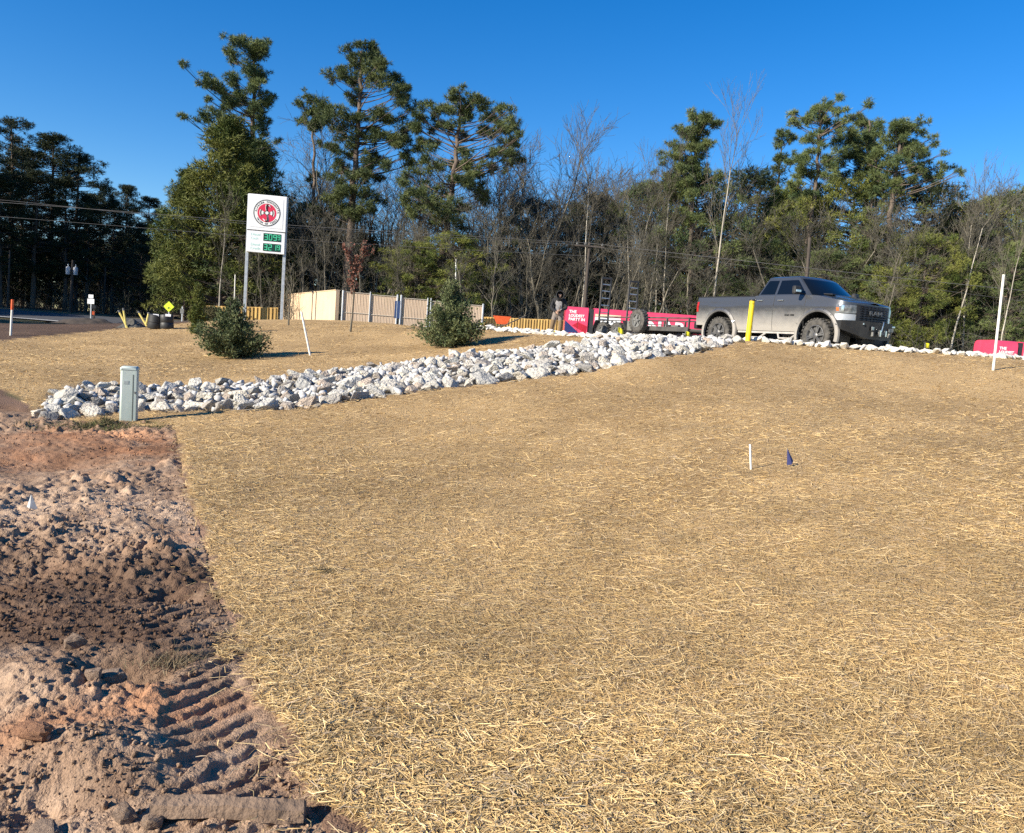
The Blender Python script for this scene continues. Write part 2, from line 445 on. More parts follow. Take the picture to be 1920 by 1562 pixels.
# big dug hollows and berms seen in the photograph
def bump_at(px, py, r, h, ell=1.0):
    global hd
    p = gp(px, py); d2 = ((Xd - p.x) / (r * ell)) ** 2 + ((Yd - p.y) / r) ** 2
    hd = hd + h * np.exp(-d2 * 1.4)
for b_ in [(150, 830, .5, .10, 1.8), (60, 860, .5, -.10, 1.6), (230, 1270, .16, -.14, 1.5), (130, 1290, .3, .10, 1.6), (330, 1110, .12, -.09, 1.4), (310, 1230, .25, .05, 1.5), (60, 1420, .3, .08, 1.7), (210, 1440, .22, .07, 1.5),
           (30, 1060, .25, -.08, 1.6), (450, 1530, .2, .03, 1.8), (90, 1500, .12, -.08, 1.5), (620, 1490, .1, -.06, 1)]:
    bump_at(*b_)
zg = G(Xd, Yd)
fade = np.clip(T / .16, -3, 1)
top_f = np.clip((12.9 - Yd) / 1.3, 0, 1) * np.clip((U - DM_U0) / .02, 0, 1)
Zd = zg + np.where(T > 0, hd * np.clip(fade, .25, 1) - .035 + .02, 0) * top_f - np.where(T <= 0, .035 + np.minimum(-T, .3) * .5, 0) - (1 - top_f) * .05
# where the strip meets the stones it dips under the sheet
n_y, n_u = Xd.shape
keepv = (T > -.22)
idx = np.arange(n_y * n_u).reshape(n_y, n_u)
kf = keepv[:-1, :-1] | keepv[1:, 1:]
Fd = np.stack([idx[:-1, :-1], idx[:-1, 1:], idx[1:, 1:], idx[1:, :-1]], -1)[kf]
used = np.zeros(n_y * n_u, bool); used[Fd.ravel()] = True
remap = np.cumsum(used) - 1
Vd = np.stack([Xd, Yd, Zd], -1).reshape(-1, 3)[used]
dm = np_mesh('bare_soil', Vd, remap[Fd], smooth=True)
# soil colours: grey-brown crumbs, dark damp bands, red clay
def blob(px, py, r, ell=1.0):
    p = gp(px, py); return np.exp(-(((Xd - p.x) / (r * ell)) ** 2 + ((Yd - p.y) / r) ** 2))
damp = np.clip(1.1 * blob(150, 1090, .5, 2.6) + .8 * blob(300, 1180, .3, 1.8) + .7 * blob(40, 1180, .35, 1.6) + .5 * blob(330, 1070, .3, 1.5) + .6 * blob(250, 1480, .12, 2) + 2.2 * fbm(Xd * 1.6, Yd * 1.6, 4, 101) - .10, 0, 1)
red = np.clip(1.2 * blob(130, 830, .9, 2.4) + .8 * blob(20, 860, .8, 1.4) + .7 * blob(330, 1330, .3, 1.6) + .6 * blob(120, 1390, .25, 1.6) + .7 * blob(400, 1000, .1, 1) + 1.8 * fbm(Xd * 2.1, Yd * 2.1, 4, 102) - .22, 0, 1)
pale = np.clip(.6 * blob(200, 950, .9, 2.5) + 1.6 * fbm(Xd * 6, Yd * 6, 4, 103) + .15, 0, 1)
Cd = mixc(np.array([.29, .19, .125]), np.array([.455, .325, .225]), pale)
Cd = mixc(Cd, np.array([.34, .155, .075]), red * .75)
orange = np.clip(1.3 * blob(215, 815, .3, 1.6) + .5 * blob(300, 1320, .15, 2), 0, 1)
Cd = mixc(Cd, np.array([.50, .27, .15]), orange)
Cd = mixc(Cd, np.array([.085, .05, .033]), damp * .85)
add_col(dm, Cd.reshape(-1, 3)[used])
M_SOIL = attr_mat('churned_soil', 0.97, 55, 0.35, 0.9, 120, 0.012, spec=0.15)
soil = obj('bare_soil', dm, M_SOIL); tag(soil, kind='structure')
def soil_z(x, y):
    """height of the soil mesh (nearest grid point)"""
    j = int(np.clip(np.searchsorted(yy, y), 1, n_y - 1)); i = int(np.clip((x / y - DM_U0) / (DM_U1 - DM_U0) * (n_u - 1), 0, n_u - 1))
    return float(Zd[j, i])

# rocks: angular hulls
def hull(seed, n=16, sq=(1, .85, .7), jit=.25, cheap=False):
    r = random.Random(seed); bm = bmesh.new()
    for _ in range(n):
        z = r.uniform(-1, 1); a = r.uniform(0, 2 * math.pi); k = math.sqrt(1 - z * z); q = 1 - jit * r.random()
        # squared-off directions give quarry blocks rather than balls
        v = Vector((k * math.cos(a), k * math.sin(a), z)); mx = max(abs(v.x), abs(v.y), abs(v.z)); v = v.lerp(v / mx, .45) * q
        bm.verts.new((v.x * sq[0], v.y * sq[1], v.z * sq[2]))
    ret = bmesh.ops.convex_hull(bm, input=bm.verts)
    bmesh.ops.delete(bm, geom=[e for e in ret['geom_interior'] if isinstance(e, bmesh.types.BMVert)], context='VERTS')
    bmesh.ops.dissolve_limit(bm, angle_limit=.18, verts=bm.verts, edges=bm.edges)
    if not cheap: bmesh.ops.bevel(bm, geom=list(bm.edges), offset=.035, segments=1, affect='EDGES', profile=.6, clamp_overlap=True)
    bmesh.ops.triangulate(bm, faces=bm.faces)
    me = bpy.data.meshes.new('stone'); bm.to_mesh(me); bm.free(); return me
def mesh_arrays(me):
    V = np.empty(len(me.vertices) * 3, np.float32); me.vertices.foreach_get('co', V)
    me.calc_loop_triangles(); F = np.empty(len(me.loop_triangles) * 3, np.int32); me.loop_triangles.foreach_get('vertices', F)
    return V.reshape(-1, 3), F.reshape(-1, 3)
def rock_material():
    mt, n, l, b = new_mat('limestone')
    b.inputs['Roughness'].default_value = .85; b.inputs['Specular IOR Level'].default_value = .3
    oi = n.new('ShaderNodeObjectInfo'); tc = n.new('ShaderNodeTexCoord'); ge = n.new('ShaderNodeNewGeometry')
    r = ramp(n, [(0, (.66, .62, .54)), (.28, (.51, .495, .455)), (.48, (.68, .62, .52)), (.66, (.39, .385, .365)), (.82, (.55, .445, .35)), (1, (.24, .24, .235))])
    r.color_ramp.interpolation = 'LINEAR'; l.new(oi.outputs['Random'], r.inputs['Fac'])
    mp = n.new('ShaderNodeVectorMath'); mp.operation = 'ADD'; 
    sc_ = n.new('ShaderNodeVectorMath'); sc_.operation = 'SCALE'; sc_.inputs[0].default_value = (31, 17, 53); l.new(oi.outputs['Random'], sc_.inputs['Scale'])
    l.new(tc.outputs['Object'], mp.inputs[0]); l.new(sc_.outputs[0], mp.inputs[1])
    nz = n.new('ShaderNodeTexNoise'); nz.inputs['Scale'].default_value = 1.8; nz.inputs['Detail'].default_value = 8; nz.inputs['Roughness'].default_value = .68
    l.new(mp.outputs[0], nz.inputs['Vector'])
    r2 = ramp(n, [(.30, (.42, .42, .43)), (.45, (.85, .85, .85)), (.62, (1.05, 1.03, .99)), (.75, (.72, .68, .62))]); l.new(nz.outputs['Fac'], r2.inputs['Fac'])
    mx = n.new('ShaderNodeMix'); mx.data_type = 'RGBA'; mx.blend_type = 'MULTIPLY'; mx.inputs[0].default_value = 1
    l.new(r.outputs[0], mx.inputs[6]); l.new(r2.outputs[0], mx.inputs[7]); l.new(mx.outputs[2], b.inputs['Base Color'])
    n2 = n.new('ShaderNodeTexNoise'); n2.inputs['Scale'].default_value = 5; n2.inputs['Detail'].default_value = 10; l.new(mp.outputs[0], n2.inputs['Vector'])
    bp = n.new('ShaderNodeBump'); bp.inputs['Strength'].default_value = .8; bp.inputs['Distance'].default_value = .12
    l.new(n2.outputs['Fac'], bp.inputs['Height']); l.new(bp.outputs[0], b.inputs['Normal'])
    return mt
M_ROCK = rock_material()
M_WHITEROCK = pmat('white_limestone', (.74, .70, .61), (.58, .55, .49), 6, .9, .6, 25, rnd=.12)
HULLS = [hull(100 + i, random.Random(i).choice([11, 13, 16, 20]), (1, random.Random(i + 9).uniform(.65, .95), random.Random(i + 5).uniform(.55, .85)), .32) for i in range(20)]
HULLS_W = [h.copy() for h in HULLS[:10]]
for h in HULLS: h.materials.append(M_ROCK)
for h in HULLS_W: h.materials.append(M_WHITEROCK)

# riprap channel
rng = random.Random(11)
xs = [p[0] for p in CHAN]; ys = [p[1] for p in CHAN]
cand = []
def try_place(n_try, rmin, rmax, packed, tightness, inset=0.0):
    got = []
    for _ in range(n_try):
        x = rng.uniform(min(xs), max(xs)); y = rng.uniform(min(ys), max(ys))
        if not bool(inpoly(np.array([x]), np.array([y]), CHAN)[0]): continue
        r = rmin + (rmax - rmin) * rng.random() ** 1.9
        ok = True
        for (a, b_, c_) in packed:
            if (x - a) ** 2 + (y - b_) ** 2 < ((r + c_) * tightness) ** 2: ok = False; break
        if ok: packed.append((x, y, r)); got.append((x, y, r))
    return got
packed = []
# a row of bigger blocks along the lower edge
edge_st = []
for (x0, y0), (x1, y1) in zip(cf[:-1], cf[1:]):
    L = math.hypot(x1 - x0, y1 - y0); t = rng.uniform(0, .2)
    while t < L:
        r = rng.uniform(.14, .29); k = t / L
        edge_st.append((x0 + (x1 - x0) * k + rng.uniform(-.05, .05), y0 + (y1 - y0) * k + .12 + rng.uniform(-.05, .12), r)); t += r * 1.55
packed += edge_st
stones = edge_st + try_place(12000, .09, .30, packed, .72)
stones.sort(key=lambda s: -s[2] / s[1]); 
chan = empty('riprap_channel', (cf[0][0], cf[0][1], g(*cf[0])), 0, 'long band of loose pale grey quarry rock running uphill through the straw', 'riprap')
cx0 = Vector(chan.location)
def put_stone(parent, x, y, r, meshes, lift=.35, base=None):
    z = G(np.array([x]), np.array([y]))[0] if base is None else base
    o = bpy.data.objects.new('stone', rng.choice(meshes)); link(o, parent)
    o.location = (x, y, z + r * lift); 
    if parent is not None: o.location = Vector(o.location) - Vector(parent.location)
    o.rotation_euler = (rng.uniform(-.6, .6), rng.uniform(-.6, .6), rng.uniform(0, 6.28))
    o.scale = (r * rng.uniform(1, 1.35), r * rng.uniform(.9, 1.2), r * rng.uniform(.6, .95))
    return o
for (x, y, r) in stones[:298]:
    put_stone(chan, x, y, r, HULLS, .02 if r > .2 else .16)
# the smaller rock between them
def stone_mass(name, spots, meshes, parent, mat, lift=.2):
    Vs = []; Fs = []; b0 = 0; arrs = [mesh_arrays(m_) for m_ in meshes]
    for (x, y, r) in spots:
        V_, F_ = arrs[rng.randrange(len(arrs))]
        M = np.array(Euler((rng.uniform(-.8, .8), rng.uniform(-.8, .8), rng.uniform(0, 6.28))).to_matrix())
        P = (V_ * np.array([r * rng.uniform(.9, 1.3), r, r * rng.uniform(.7, 1.1)])) @ M.T + np.array([x, y, g(x, y) + r * lift])
        if parent is not None: P = P - np.array(parent.location)
        Vs.append(P); Fs.append(F_ + b0); b0 += len(V_)
    return tag(obj(name, np_mesh(name, np.concatenate(Vs), np.concatenate(Fs)), mat, parent), kind='stuff')
M_RUBBLE = pmat('rubble_limestone', (.6, .58, .54), (.36, .35, .34), 3.0, .9, .5, 14)
pk2 = []
fill = stones[298:] + try_place(2600, .06, .13, pk2, .8)
stone_mass('small_rubble', fill, [hull(150 + i, 12, (1, .8, .7), .3, True) for i in range(8)], chan, M_RUBBLE, .05)

# white limestone edging along the lot
def band(spec, name, label, width, rmin, rmax, n):
    line = [onground(px, d) for px, d in spec]
    root = empty(name, line[0], 0, label, 'stone edging')
    seg = [(line[i], line[i + 1], (line[i + 1] - line[i]).length) for i in range(len(line) - 1)]
    tot = sum(s[2] for s in seg); pk = []; k = 0
    for _ in range(n * 30):
        if k >= n: break
        t = rng.uniform(0, tot)
        for a, b_, L in seg:
            if t <= L: break
            t -= L
        p = a.lerp(b_, min(t / L, 1)); d_ = (b_ - a).normalized(); q = Vector((-d_.y, d_.x, 0))
        p = p + q * rng.uniform(-width / 2, width / 2); r = rng.uniform(rmin, rmax)
        if any((p.x - a_[0]) ** 2 + (p.y - a_[1]) ** 2 < ((r + a_[2]) * .62) ** 2 for a_ in pk): continue
        pk.append((p.x, p.y, r)); k += 1
        put_stone(root, p.x, p.y, r, HULLS_W, .25)
    return root
band([(1395, 20.7), (1500, 20.55), (1600, 20.5), (1760, 20.5), (1930, 20.5), (2050, 20.6)], 'stone_edging', 'narrow band of white limestone rubble along the lot past the pickup', .55, .09, .19, 170)
band([(850, 33.0), (905, 30.6), (960, 28.6), (1020, 26.6), (1080, 25), (1150, 24.0), (1260, 23.2)], 'stone_edging', 'narrow band of white limestone rubble at the foot of the timber fence', .7, .10, .22, 170)

# ------------------------------------------------------------------ straw mulch: real blades
def blades(N, ymin, ymax, power, seed, mask, xr=None):
    r_ = np.random.default_rng(seed); k = 1 - power
    u = r_.random(N); y = (ymin ** k + u * (ymax ** k - ymin ** k)) ** (1 / k)
    x = y * r_.uniform(-.82, .82, N) if xr is None else r_.uniform(*xr, N)
    ok = mask(x, y); x = x[ok]; y = y[ok]; n = len(x)
    rad = np.hypot(x, y)
    thin = fbm(x * 1.3, y * 1.3, 4, 77) * 2.2 + fbm(x * 5, y * 5, 3, 177) * 1.4
    keep = r_.random(n) < np.clip(.95 - .55 * np.clip(thin, 0, 1), .3, 1)
    x = x[keep]; y = y[keep]; rad = rad[keep]; n = len(x)
    L = (.022 + .072 * r_.random(n) ** 1.8 + (r_.random(n) < .045) * .07) * (1 + .03 * np.minimum(rad, 12))
    w = .00092 * (1 + .9 * r_.random(n)) * np.maximum(1, (rad / 5.0) ** .85)
    az = r_.normal(0, .95, n) + 1.6 * fbm(x * .8, y * .8, 2, 78) + (r_.random(n) < .22) * r_.uniform(-1.6, 1.6, n)
    dx, dy = np.cos(az), np.sin(az)
    pit = r_.normal(.04, .22, n)
    z0 = G(x, y) + 0.035 * fbm(x * 2.2, y * 2.2, 4, 3) + 0.10 * fbm(x * .35, y * .35, 2, 4) + .003 + .016 * r_.random(n) ** 1.5
    bend = r_.normal(0, .16, n) * L; tl_ = r_.uniform(-1.0, 1.0, n)
    P = []
    for s_, lat in ((-.5, 0), (0, 1), (.5, 0)):
        cx = x + dx * L * s_ - dy * bend * lat; cy = y + dy * L * s_ + dx * bend * lat
        cz = z0 + pit * L * s_ + lat * .06 * L * r_.random(n)
        cz = np.maximum(cz, z0 - .012)
        ww = w * (1.0 if lat else .65)
        tilt = tl_
        P.append(np.stack([cx - dy * ww, cy + dx * ww, cz + ww * tilt], -1)); P.append(np.stack([cx + dy * ww, cy - dx * ww, cz - ww * tilt], -1))
    V_ = np.stack(P, 1).reshape(-1, 3)
    b = (np.arange(n) * 6)[:, None]; near_ = rad < 3.6
    Fq = np.concatenate([b[near_] + np.array([0, 1, 3, 2]), b[near_] + np.array([2, 3, 5, 4]), b[~near_] + np.array([0, 1, 5, 4])])
    pal = np.array([[.70, .50, .205], [.80, .63, .33], [.58, .395, .15], [.40, .265, .115], [.48, .375, .235], [.76, .57, .26]])
    patch = np.clip(.5 + 2.0 * fbm(x * .9, y * .9, 4, 79) + 1.5 * fbm((x * .5 - y * .87) * 2.2, (x * .87 + y * .5) * .22, 3, 178) + .8 * fbm(x * 4, y * 4, 3, 179), 0, 1)
    q = r_.random(n)
    ci = np.where(q < .30, 0, np.where(q < .44 + .10 * (1 - patch), 5, np.where(q < .56 + .05 * (1 - patch), 1, np.where(q < .78, 2, np.where(q < .90, 3, 4)))))
    col = pal[ci] * r_.uniform(.75, 1.12, n)[:, None] * (1.06 - .34 * patch)[:, None] * np.array([.96, .93, .99])
    far_ = np.clip((rad - 10) / 14, 0, .4)[:, None]; col = col * (1 - far_) + far_ * np.array([.55, .375, .17]) * (1.1 - .48 * patch)[:, None]
    return V_, Fq, np.repeat(col, 6, 0)
def straw_ok(x, y):
    return straw_mask(x, y) & ~inpoly(x, y, CHAN)
parts = [blades(620000, 1.9, 36, 1.6, 201, straw_ok)]
# the mulch carries on beside and behind the photographed wedge
parts.append(blades(70000, .6, 7, 1.2, 203, lambda x, y: straw_ok(x, y) & (np.abs(x) > .82 * y), (-.5, 6.0)))
# stray stalks blown over the soil's edge
def stray_ok(x, y):
    t = edge_x(y) - x; return (t > -.12) & (t < .5) & (y < 12.5) & (np.random.default_rng(5).random(x.shape) < np.exp(-np.abs(t) / .10) * np.clip(.5 + 3.5 * fbm(x * 3, y * 3, 3, 6), 0, 1))
parts.append(blades(90000, 1.9, 13, 1.6, 202, stray_ok))
off = 0; Vs, Fs, Cs = [], [], []
for V_, F_, C_ in parts:
    Vs.append(V_); Fs.append(F_ + off); Cs.append(C_); off += len(V_)
Vs[2][:, 2] += .01
sm = np_mesh('straw_mulch', np.concatenate(Vs), np.concatenate(Fs)); add_col(sm, np.concatenate(Cs))
M_STRAW = attr_mat('straw', .75, 40, .1, 0)
tag(obj('straw_mulch', sm, M_STRAW), 'golden straw mulch spread over the graded slope', 'straw', kind='stuff')

# crumbs on the soil
cr = []
rs = np.random.default_rng(31)
k = -.6; u_ = rs.random(26000); y_ = (2.0 ** k + u_ * (12.0 ** k - 2.0 ** k)) ** (1 / k); x_ = edge_x(y_) - .03 - rs.random(26000) ** 1.2 * 4.2
okc = (x_ / y_ > DM_U0 + .03) & (fbm(x_ * 1.1, y_ * 1.1, 3, 50) + .22 * rs.random(26000) > .06)
ha = [mesh_arrays(hull(400 + i, 12, (1, .85, .7), .6, True)) for i in range(5)]
Vs, Fs, Cs = [], [], []; off = 0
for x, y in zip(x_[okc], y_[okc]):
    r = .004 + .022 * rng.random() ** 3.2
    Vh, Fh = ha[rng.randrange(5)]
    # crumbs stay cheap: use the unbevelled hull's triangles
    M = np.array(Euler((rng.uniform(0, 6), rng.uniform(0, 6), rng.uniform(0, 6))).to_matrix())
    P = Vh * r @ M.T + np.array([x, y, soil_z(x, y) + r * .35]); Vs.append(P); Fs.append(Fh + off); off += len(Vh)
    c = Cd[int(np.clip(np.searchsorted(yy, y), 1, n_y - 1)), int(np.clip((x / y - DM_U0) / (DM_U1 - DM_U0) * (n_u - 1), 0, n_u - 1))]
    Cs.append(np.tile(np.array(c) * rng.uniform(.8, 1.2), (len(Vh), 1)))
    if off > 330000: break
cm = np_mesh('soil_crumbs', np.concatenate(Vs), np.concatenate(Fs)); add_col(cm, np.concatenate(Cs))
tag(obj('soil_crumbs', cm, M_SOIL), 'small crumbs of dry earth strewn over the churned soil', 'soil crumbs', kind='stuff')

# ------------------------------------------------------------------ road on the left
def strip(name, near, far, mat, lift, n=24, kind='structure'):
    V_ = []; F_ = []
    for i in range(n + 1):
        t = i / n
        for j in range(7):
            s_ = j / 6
            x = (near[0][0] * (1 - t) + near[1][0] * t) * (1 - s_) + (far[0][0] * (1 - t) + far[1][0] * t) * s_
            y = (near[0][1] * (1 - t) + near[1][1] * t) * (1 - s_) + (far[0][1] * (1 - t) + far[1][1] * t) * s_
            V_.append((x, y, g(x, y) + lift))
    for i in range(n):
        for j in range(6):
            a = i * 7 + j; F_.append((a, a + 1, a + 8, a + 7))
    me = bpy.data.meshes.new(name); me.from_pydata(V_, [], F_); me.polygons.foreach_set('use_smooth', [True] * len(F_))
    return tag(obj(name, me, mat), kind=kind)
M_ASPHALT = pmat('asphalt', (.060, .062, .068), (.045, .046, .05), 3, .85, .4, 40)
M_LINE = pmat('road_line', (.75, .74, .70), (.6, .6, .57), 5, .8)
RA, RB = (-62, 47.5), (-10, 47.5); RC, RD = (-62, 55), (-10, 56)
strip('road', (RA, RB), (RC, RD), M_ASPHALT, .06)
strip('road_edge_line', ((-62, 47.9), (-9, 47.9)), ((-62, 48.15), (-9, 48.15)), M_LINE, .066)
# ------------------------------------------------------------------ trees
def seg_tubes(S, n=4):
    """S: (m,8) p0,p1,r0,r1 -> vertices and quads of m tapered n-gon frusta"""
    S = np.asarray(S, float); p0 = S[:, 0:3]; p1 = S[:, 3:6]; r0 = S[:, 6]; r1 = S[:, 7]
    t = p1 - p0; t /= np.linalg.norm(t, axis=1, keepdims=True) + 1e-9
    a = np.where(np.abs(t[:, 2:3]) < .9, np.array([[0, 0, 1.0]]), np.array([[1.0, 0, 0]]))
    x = np.cross(t, a); x /= np.linalg.norm(x, axis=1, keepdims=True) + 1e-9; y = np.cross(t, x)
    V = []
    for p, r in ((p0, r0), (p1, r1)):
        for k in range(n):
            A = 2 * math.pi * k / n
            V.append(p + (x * math.cos(A) + y * math.sin(A)) * r[:, None])
    V = np.stack(V, 1).reshape(-1, 3); b = (np.arange(len(S)) * 2 * n)[:, None]
    F = np.concatenate([b + np.array([k, (k + 1) % n, n + (k + 1) % n, n + k]) for k in range(n)])
    return V, F
def join_vf(parts):
    V = []; F = []; o = 0
    for v, f in parts:
        if len(v) == 0: continue
        V.append(v); F.append(f + o); o += len(v)
    return np.concatenate(V), np.concatenate(F)
def tufts(P, L, w, rng_, blades_=6, up_bias=.35, out=None):
    """needle tufts: blades_ slim triangles fanning out of each point"""
    n = len(P); V = []
    d = rng_.normal(size=(n, blades_, 3)); d[..., 2] += up_bias
    if out is not None: d += out[:, None, :] * 1.1
    d /= np.linalg.norm(d, axis=-1, keepdims=True) + 1e-9
    LL = L * rng_.uniform(.65, 1.15, (n, blades_, 1))
    q = rng_.normal(size=(n, blades_, 3)); s = np.cross(d, q); s /= np.linalg.norm(s, axis=-1, keepdims=True) + 1e-9
    b = P[:, None, :] - d * LL * .12
    tip = P[:, None, :] + d * LL
    V = np.stack([b + s * w * 1.25, tip, b - s * w * 1.25], 2).reshape(-1, 3)
    F = np.arange(n * blades_ * 3).reshape(-1, 3)
    return V, F
def leaf_mat(name, c1, c2, scale=.7, rough=.6, rnd=.18):
    mt, n, l, b = new_mat(name)
    b.inputs['Roughness'].default_value = rough; b.inputs['Specular IOR Level'].default_value = .25
    tc = n.new('ShaderNodeTexCoord'); oi = n.new('ShaderNodeObjectInfo')
    nz = n.new('ShaderNodeTexNoise'); nz.inputs['Scale'].default_value = scale; nz.inputs['Detail'].default_value = 4
    l.new(tc.outputs['Object'], nz.inputs['Vector'])
    r = ramp(n, [(.36, c1), (.62, c2)]); l.new(nz.outputs['Fac'], r.inputs['Fac'])
    mr = n.new('ShaderNodeMapRange'); mr.inputs['To Min'].default_value = 1 - rnd; mr.inputs['To Max'].default_value = 1 + rnd
    l.new(oi.outputs['Random'], mr.inputs['Value'])
    h = n.new('ShaderNodeHueSaturation'); l.new(mr.outputs[0], h.inputs['Value']); l.new(r.outputs[0], h.inputs['Color'])
    l.new(h.outputs[0], b.inputs['Base Color'])
    return mt
M_PINE = leaf_mat('pine_needles', (.06, .092, .036), (.15, .175, .058))
M_PINE_Y = leaf_mat('yellow_green_needles', (.08, .112, .026), (.21, .215, .05))
M_DARKPINE = leaf_mat('dark_needles', (.022, .034, .014), (.045, .056, .02))  # darker copy of the needles, with the shade of the woods in its colour
M_CEDAR = leaf_mat('juniper_needles', (.075, .11, .05), (.19, .21, .09), 3)
M_BARK = pmat('pine_bark', (.17, .13, .10), (.08, .06, .048), 4, .95, .7, 18, stretch=(1, 1, .25), rnd=.15)
M_DARKBARK = pmat('shaded_pine_bark', (.13, .10, .078), (.07, .055, .042), 4, .95, .6, 18, stretch=(1, 1, .25), rnd=.2)  # pine bark again, shade put into the colour
M_GREYBARK = pmat('grey_hardwood_bark', (.19, .168, .125), (.10, .088, .066), 2, .9, .4, 14, stretch=(1, 1, .3), rnd=.25)
M_PALEBARK = pmat('pale_bark', (.50, .46, .38), (.28, .25, .20), 1.6, .9, .4, 14, stretch=(1, 1, .5), rnd=.1)
M_TWIG = pmat('twig_bark', (.13, .118, .09), (.08, .074, .056), 1, .95, rnd=.3)
M_BROWNLEAF = pmat('withered_leaf', (.20, .075, .05), (.13, .06, .04), 5, .8)

def pad_tree(name, label, d, trunk_px, pads_px, seed, sx=1.0, off=(0, 0), r0=.22, needle=None, group=None, thick=1.0, density=1.0, cat='pine tree', extra_trunk=None, tl=.29):
    """a pine whose trunk line and foliage puffs were read off the photograph and given real depth round the trunk"""
    rg_ = np.random.default_rng(seed); needle = needle or M_PINE
    cv = lambda q: (q[0] / sx + off[0], q[1] / sx + off[1])
    tp = [at(*cv(q), d) for q in trunk_px]
    base = tp[-1]; gz = g(base.x, d); tp[-1] = Vector((base.x, d, gz))
    tp = tp[::-1]; base = tp[0].copy()
    root = empty(name, base, 0, label, cat, group)
    T_ = np.array([list(p - base) for p in tp])
    # smooth the trunk line
    s = np.linspace(0, len(T_) - 1, len(T_) * 5); Ti = np.stack([np.interp(s, np.arange(len(T_)), T_[:, k]) for k in range(3)], 1)
    Ti[1:-1, :2] += rg_.normal(0, .05, (len(Ti) - 2, 2))
    H = Ti[-1, 2]; rad = lambda z: r0 * (1 - .82 * np.clip(z / H, 0, 1)) + .02
    S = [np.concatenate([Ti[i], Ti[i + 1], [rad(Ti[i, 2])], [rad(Ti[i + 1, 2])]]) for i in range(len(Ti) - 1)]
    V0, F0 = seg_tubes(S, 7)
    pads = []
    ppm = FPX / d
    for q in pads_px:
        c = cv(q[:2]); r = q[2] / sx / ppm
        P = np.array(list(at(c[0], c[1], d) - base))
        tx = np.interp(P[2], Ti[:, 2], Ti[:, 0]); lat = abs(P[0] - tx)
        for rep in range(2):
            dy = rg_.normal(0, .5 + .45 * lat) * thick if rep == 0 else rg_.normal(0, 1.1 + .3 * lat) * thick
            rr_ = r if rep == 0 else r * .85
            sh = rg_.normal(0, r * .5, 3) * rep
            pads.append((P + np.array([0, dy, 0]) + sh, rr_))
    B = []; TP = []; TO = []
    for P, r in pads:
        lat = math.hypot(P[0] - np.interp(P[2], Ti[:, 2], Ti[:, 0]), P[1])
        z0 = max(P[2] - .35 * lat - .15, H * .12); z0 = min(z0, H * .985)
        a = np.array([np.interp(z0, Ti[:, 2], Ti[:, k]) for k in range(3)])
        m1 = a + (P - a) * .5 + np.array([0, 0, -.10 * lat]) + rg_.normal(0, .07 * lat + .01, 3)
        cur = [a]
        for t in (.25, .5, .75, 1.0):
            cur.append((1 - t) ** 2 * a + 2 * t * (1 - t) * m1 + t * t * P)
        rb = min(.014 + .0085 * lat, rad(z0) * .6)
        for i in range(4):
            B.append(np.concatenate([cur[i], cur[i + 1], [rb * (1 - .2 * i)], [rb * (1 - .2 * (i + 1)) + .006]]))
        nt = max(6, int(64 * density * (r / .5) ** 2))
        # each puff is a few ragged sprays on their own twigs
        for j in range(4):
            o3 = rg_.normal(size=3); o3 *= rg_.uniform(.35, 1.0) / (np.linalg.norm(o3) + 1e-6); o3[2] *= .7
            rs_ = r * rg_.uniform(.42, .74); m4 = max(3, int(nt * .27 * (rs_ / (r * .5)) ** 2))
            q = rg_.normal(size=(m4, 3)); q /= np.linalg.norm(q, axis=1, keepdims=True); q *= rg_.random((m4, 1)) ** .45
            q[:, 2] *= .75
            cc = P + o3 * r; TP.append(cc + q * rs_); TO.append(q + o3 * .4)
            B.append(np.concatenate([cur[3], cc, [.014], [.006]]))
    V, F = join_vf([(V0, F0), seg_tubes(B, 4)]); obj('trunk', np_mesh('trunk', V, F, True), M_BARK, root)
    V, F = tufts(np.concatenate(TP), tl, .0125, rg_, 8, .3, np.concatenate(TO))
    obj('crown', np_mesh('crown', V, F), needle, root)
    return root

Z5 = dict(sx=3.004, off=(260, 40)); Z6 = dict(sx=3.396, off=(740, 140)); Z7 = dict(sx=3.2, off=(1200, 160))
pad_tree('pine_tree', 'tall narrow pine rising out of a bushy crown behind the price sign', 62, [(660, 110), (650, 300), (648, 500), (640, 660), (625, 900), (600, 1560), (590, 1680)],
    [(690, 110, 40), (600, 120, 40), (560, 150, 45), (510, 190, 30), (650, 170, 60), (700, 200, 45), (640, 240, 60), (580, 230, 40), (720, 300, 35), (690, 320, 30), (400, 320, 35), (380, 355, 35), (430, 370, 50), (480, 390, 45), (520, 320, 35), (560, 350, 45), (640, 330, 40), (700, 380, 35), (740, 420, 40), (740, 470, 35), (690, 400, 30), (460, 470, 40), (520, 440, 50), (570, 420, 40), (600, 480, 50), (640, 510, 50), (690, 520, 40), (720, 560, 40), (700, 620, 40), (735, 640, 30), (660, 460, 35), (480, 560, 40), (430, 580, 40), (350, 630, 35), (400, 620, 30), (510, 560, 30)], 1, r0=.34, **Z5)
